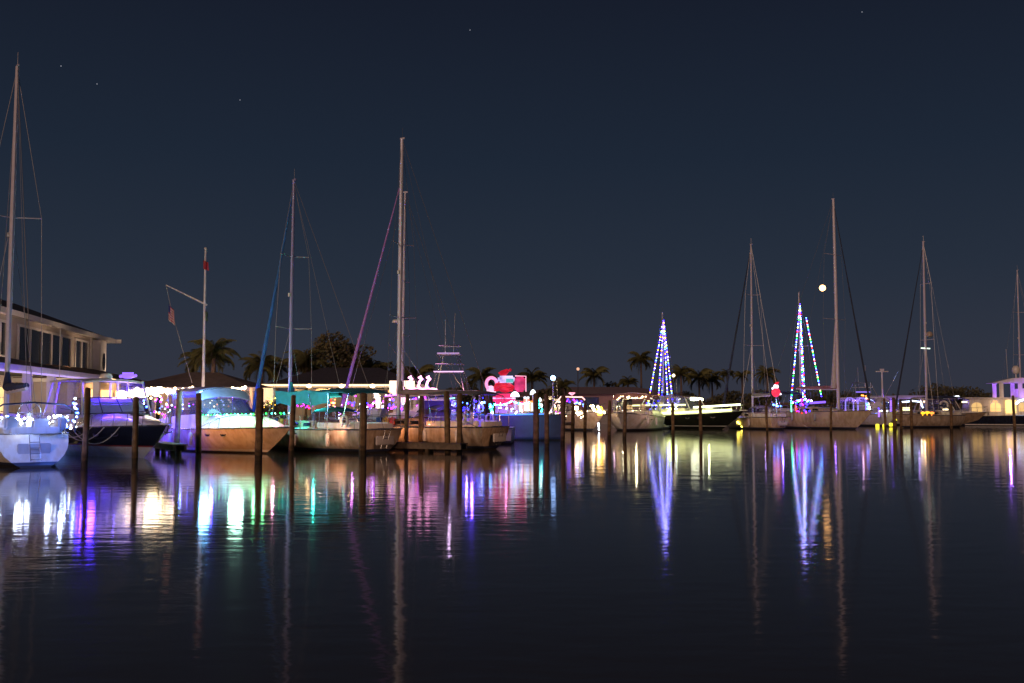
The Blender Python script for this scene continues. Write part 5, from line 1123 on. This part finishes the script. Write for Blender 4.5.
# ------------------------------------------------------------------ flagpole with yard
fpx = W(203, 400, 63)
ft_ = thing('flagpole', 'tall white flagpole with a slanting yard behind the white cruiser', 'flagpole', (fpx.x, 63, LZ))
top_z = W(201, 250, 63).z - LZ
MB().tube([(0, 0, 0), (-.02, 0, top_z)], [.11, .06], 8).ball((-.02, 0, top_z + .08), .1).build('pole', mat('pole_white', (.7, .68, .7), .4), ft_, smooth=True)
a = W(166, 285, 63) - ft_.location; b = W(207, 305, 63) - ft_.location
MB().tube([a, b], [.035, .06], 6).build('yard', mat('pole_white', (.7, .68, .7), .4), ft_)
MB().tube([a, W(172, 312, 63) - ft_.location, W(192, 383, 63) - ft_.location], .012, 4).build('halyard', ROPE, ft_)
def flag(label, p, w, h, mats, stripes=None, ang=.6):
    """cloth hanging in folds from its hoist"""
    m = MB(); NX, NZ = 10, 12; vs_ = []
    for i in range(NX + 1):
        for j in range(NZ + 1):
            u = i / NX; v = j / NZ
            vs_.append((u * w * math.cos(ang) * (.75 + .25 * v), .08 * math.sin(u * 9 + v * 2), -v * h - u * w * .55 * math.sin(ang)))
    for i in range(NX):
        for j in range(NZ):
            mi = 0
            if stripes == 'us': mi = 2 if (i < 4 and j < 6) else (0 if j % 2 == 0 else 1)
            a = i * (NZ + 1) + j; m.add([], []); m.f.append([a, a + NZ + 1, a + NZ + 2, a + 1]); m.mi.append(mi)
    m.v = vs_; o = m.build('flag', mats, None, smooth=True); o.location = p
    return tag(o, label, 'flag')
FR = mat('flag_red', (.45, .05, .06), .9); FW = mat('flag_white', (.55, .52, .55), .9); FB = mat('flag_blue', (.03, .04, .2), .9)
flag('small red flag near the top of the flagpole', W(203.2, 260, 62.9), .5, .55, [FR])
f_ = flag('red and white striped flag with blue corner hanging from the slanting yard', W(168.5, 304, 62.9), .85, 1.0, [FR, FW, FB], 'us', 1.0)
flag('small green and white pennant below the crossing of yard and flagpole', W(205.5, 311, 62.9), .25, .6, [mat('flag_green', (.14, .2, .13), .9)])

# ------------------------------------------------------------------ palms and trees
FOL = mat('palm_leaf', (.12, .12, .040), .7, var=.45, scale=1.5); BARK = mat('palm_bark', (.14, .10, .075), .95, var=.35, scale=4)
TFOL = mat('tree_leaf', (.080, .078, .034), .8, var=.5, scale=.7)
def crown_mesh(seed, n=26, ln=2.1):
    rd = random.Random(seed); m = MB()
    for i in range(n):
        az = i * 2.399 + rd.uniform(-.3, .3); el = R(rd.uniform(-25, 75)) if i > 5 else R(rd.uniform(50, 85)); l = ln * rd.uniform(.8, 1.12)
        d = Vector((math.cos(az), math.sin(az), 0)); p = Vector((0, 0, 0)); NS = 9; prev = []
        e = el; pts = []
        for k in range(NS + 1):
            pts.append(p.copy()); st = l / NS; p = p + (d * math.cos(e) + Vector((0, 0, 1)) * math.sin(e)) * st; e -= R(rd.uniform(9, 15))
        m.tube(pts, [.03 * (1 - k / (NS + 1)) + .006 for k in range(NS + 1)], 4, caps=False)
        sd = Vector((-d.y, d.x, 0))
        for k in range(1, NS + 1):
            for q in (0, .5):
                b = pts[k - 1].lerp(pts[k], q) if k else pts[k]; f = (k + q) / NS; ll = .62 * ln / 2.1 * math.sin(math.pi * min(.97, .12 + .85 * f)) ** .7
                for s in (-1, 1):
                    dr = (sd * s * .8 + d * .45 + Vector((0, 0, -.45 - .5 * rd.random()))).normalized(); wv = d * .045 * ln
                    tip = b + dr * ll; m.add([b - wv, b + wv, tip], [(0, 1, 2)])
    me = bpy.data.meshes.new('crown'); me.from_pydata(m.v, [], m.f); me.materials.append(FOL); return me
CR_ = [crown_mesh(k) for k in range(4)]
def palm(label, px, topy, Y, size=1.0, k=0, tilt=0):
    p = W(px, topy, Y); t = thing('palm_tree', label, 'palm tree', (p.x, Y, LZ), 0, 'palm trees along the shore'); h = p.z - LZ - size * 1.0
    NP = 8; pts = [(tilt * (1 - (i / NP)) ** 2 * h * .15, .1 * math.sin(i), h * i / NP) for i in range(NP + 1)]
    MB().tube(pts, [.20 * (1 - .35 * i / NP) * (1.25 if i == 0 else 1) for i in range(NP + 1)], 9).build('trunk', BARK, t, smooth=True)
    share('crown', CR_[k % 4], t, (0, .1 * math.sin(NP), h), (0, 0, k * 1.3), size); return t
def leafy_crown(seed, rx, rz, n=1500, leaf=.16):
    rd = random.Random(seed); m = MB(); cl_ = []
    for i in range(14):
        a = rd.uniform(0, 2 * math.pi); r = rd.uniform(.1, .75); cl_.append((Vector((math.cos(a) * r * rx, math.sin(a) * r * rx, rz * rd.uniform(.2, 1.5))), rd.uniform(.3, .5)))
    for i in range(n):
        c, s = rd.choice(cl_); v = Vector((rd.gauss(0, 1), rd.gauss(0, 1), rd.gauss(0, 1))).normalized() * s * rd.uniform(.75, 1.08)
        p = c + Vector((v.x * rx, v.y * rx, v.z * rz)); nrm = Vector((rd.gauss(0, 1), rd.gauss(0, 1), rd.gauss(0, 1))).normalized(); a = nrm.orthogonal().normalized(); b = nrm.cross(a); l = leaf * rd.uniform(.6, 1.5)
        m.add([p - a * l, p - b * l * .5, p + a * l, p + b * l * .5], [(0, 1, 2, 3)])
    return m
TLIT = mat('tree_leaf_warm_lit', (.12, .105, .045), .8, var=.5, scale=.9)  # lighter leaf copy, warm light on these trees put into the colour
def tree(label, px, topy, Y, rx, cat='tree', k=0, leaf=.2, n=1500, name='broadleaf_tree', mt=None):
    p = W(px, topy, Y); h = p.z - LZ; rz = min(rx * .8, h * .42)
    t = thing(name, label, cat, (p.x, Y, LZ), 0, 'dark trees and shrubs along the shore')
    tr = MB().tube([(0, 0, 0), (.1, 0, h * .35), (0, 0, h * .6)], [.25, .18, .1], 8)
    for q in range(4): a = q * 1.6; tr.tube([(.08, 0, h * .3), (math.cos(a) * rx * .5, math.sin(a) * rx * .5, h * .65)], [.1, .03], 5)
    tr.build('trunk', BARK, t); c = leafy_crown(k, rx, rz, n, leaf).build('crown', mt or TFOL, t); c.location = (0, 0, h - rz * 1.95); return t
palm('near palm with ragged amber-lit fronds behind the flagpole', 214, 338, 70, 1.05, 0)
palm('second crown of the amber-lit palm pair left of the flagpole foot', 203, 347, 74, 1.0, 1)
palm('dark palm left of the blue furled headsail', 262, 352, 80, 1.05, 2)
palm('slim dark palm between the blue furled sail and its mast', 277, 358, 84, .8, 3)
tree('left amber-tinted tree beside the broad tree above the long pavilion', 309, 341, 90, 2.0, 'tree', 23, leaf=.15, n=2000, mt=TLIT)
for x_, y_, w_ in ((-16, 86.5, 420), (-19.5, 86.5, 260), (-20.8, 66.5, 120)): lamp('tree_fill', (x_, y_ - 2.0, 3.0 if y_ > 80 else 4.6), (1.0, .62, .25), w_, None, .1, (x_, y_ + 2, 6.5), 110)  # added spots that brighten the trees, no fixtures modelled
palm('ragged amber-tinted palm rising left of the broad tree above the long pavilion', 307, 349, 86, 1.2, 0)
tree('broad amber-tinted tree above the long pavilion', 332, 332, 89, 3.1, 'tree', 21, leaf=.15, n=3600, mt=TLIT)
tree('smaller amber-tinted tree right beside the broad tree above the long pavilion', 352, 343, 91, 2.3, 'tree', 22, leaf=.15, n=2200, mt=TLIT)
palm('dark low palm just left of the tallest left-half mast', 372, 358, 92, 1.1, 2)
palm('dark low palm just right of the tallest left-half mast', 417, 364, 95, 1.1, 3)
palm('dark palm above the pink inflatable, left of it', 482, 367, 128, 1.3, 0)
palm('dark palm behind the pink inflatable, right of it', 532, 368, 130, 1.4, 1)
palm('low dark palm just right of the bluish lamp post', 563, 378, 132, 1.0, 2)
palm('dark palm above the pink-walled building, left of the tall one', 594, 366, 165, 1.5, 3)
palm('tallest palm above the pink-walled building', 641, 351, 165, 1.4, 0)
palm('short palm left below the tallest palm', 628, 376, 160, 1.1, 1)
palm('dark palm just right of the smaller lit cone', 681, 365, 160, 1.3, 2)
palm('dark palm over the black motor yacht, left of a pair', 699, 368, 165, 1.5, 3)
palm('dark palm over the black motor yacht, right of a pair', 712, 371, 170, 1.4, 0)
palm('small slender palm left of the dark furled sail', 727, 369, 175, .95, 1)
palm('small palm directly behind the dark furled sail', 742, 370, 180, 1.0, 3)
palm('lone umbrella-shaped palm right of the cream yacht mast', 767, 366, 170, 1.3, 2)

tree('wide dark shrub mass right of the lit spreader mast, left half', 938, 382, 150, 4.6, 'tree', 3)
tree('wide dark shrub mass right of the lit spreader mast, right half', 955, 385, 152, 4.2, 'tree', 4)
tree('dark rounded tree left of the tallest left-half mast', 387, 362, 98, 2.4, 'tree', 5)
tree('dark tree behind the trailing end of the long pavilion', 355, 366, 100, 2.2, 'tree', 6)
tree('dark rounded tree right above the pink-walled building roof', 612, 379, 170, 3.2, 'tree', 7)
tree('low dark shrub behind the trawler roof', 985, 392, 150, 3.0, 'shrub', 8, name='shrub')
tree('low dark shrub between the two lit cones', 725, 388, 155, 3.4, 'shrub', 9, name='shrub')
tree('low dark shrub left of the taller lit cone', 758, 388, 156, 3.4, 'shrub', 10, name='shrub')
tree('low dark shrub under the moon', 818, 388, 156, 4.0, 'shrub', 11, name='shrub')
tree('low dark shrub behind the violet cabin arches', 868, 390, 160, 4.2, 'shrub', 12, name='shrub')
tree('low dark shrub over the lamp post boat', 548, 386, 131, 2.6, 'shrub', 13, name='shrub')
tree('low dark tree behind the tuna tower', 462, 380, 128, 2.6, 'tree', 14)
tree('yellow-lit little shrub right of the thick tall piling', 271, 398, 66, .8, 'shrub', 15, leaf=.09, n=900, name='shrub')
string_lights([W(266, 404, 64.5), W(276, 402, 64.5)], 16, [CY, CLY], 'yellow bulbs on the little shrub right of the thick tall piling', .04, 6, jit=.35)
sh_ = thing('hedge', 'long low dark hedge running along the far shore', 'hedge', (20, 165, LZ)); rd = random.Random(5); m = MB()
for i in range(9000):
    x = rd.uniform(-75, 90); h = 2.0 + .8 * math.sin(x * .21) + .5 * math.sin(x * .9); z = rd.uniform(0, h) if rd.random() < .5 else h * rd.uniform(.8, 1.12); y = rd.uniform(-1.2, 1.2)
    nrm = Vector((rd.gauss(0, 1), rd.gauss(0, 1), rd.gauss(0, 1))).normalized(); a = nrm.orthogonal().normalized(); b = nrm.cross(a); l = rd.uniform(.2, .45); p = Vector((x, y, z)); m.add([p - a * l, p - b * l * .6, p + a * l, p + b * l * .6], [(0, 1, 2, 3)])
m.build('foliage', TFOL, sh_); MB().box((8, 0, .9), (165, 1.4, 1.8)).build('branches', BARK, sh_)

# ------------------------------------------------------------------ warm lamp seen right of the smaller cone, far red mast light
for px, py, Y, r, c, s, lb, nm in ((673.5, 375.5, 140, .2, (1, .8, .5), 8, 'small warm street lamp just right of the smaller lit cone', 'street_lamp'), (578, 369, 140, .22, (1, .55, .35), .7, 'dim orange lamp high above the pink-walled building', 'street_lamp')):
    p = W(px, py, Y); t = thing(nm, lb, 'lamp post', (p.x, Y, LZ)); MB().tube([(0, .3, 0), (0, .3, p.z - LZ + .2), (0, 0, p.z - LZ + .2)], .07, 6).build('pole', mat('dark_pole', (.05, .045, .045), .7), t)
    MB().ball((0, 0, p.z - LZ), r, 12, 8).build('lamp_head', emis('sl' + str(px), c, s), t, smooth=True)

# ------------------------------------------------------------------ moon and stars
mp = W(822.5, 288, 1); d = Vector((mp.x, mp.y, mp.z - CAMH)).normalized() * 3000 + Vector((0, 0, CAMH))
o = MB().ball((0, 0, 0), 9.0, 24, 16).build('moon', emis('moonlight', (1.0, .50, .17), 5.5), None, smooth=True); o.location = d; tag(o, 'bright yellowish full moon left of the tallest right-half mast', 'moon'); o['kind'] = 'structure'
for k, (px, py) in enumerate(((97, 84), (240, 100), (61, 66), (470, 30), (862, 12))):
    mp = W(px, py, 1); d = Vector((mp.x, mp.y, mp.z - CAMH)).normalized() * 3000 + Vector((0, 0, CAMH))
    o = MB().ball((0, 0, 0), 1.1, 8, 6).build('star', emis('starlight', (.8, .85, 1.0), .45), None); o.location = d; o['kind'] = 'structure'
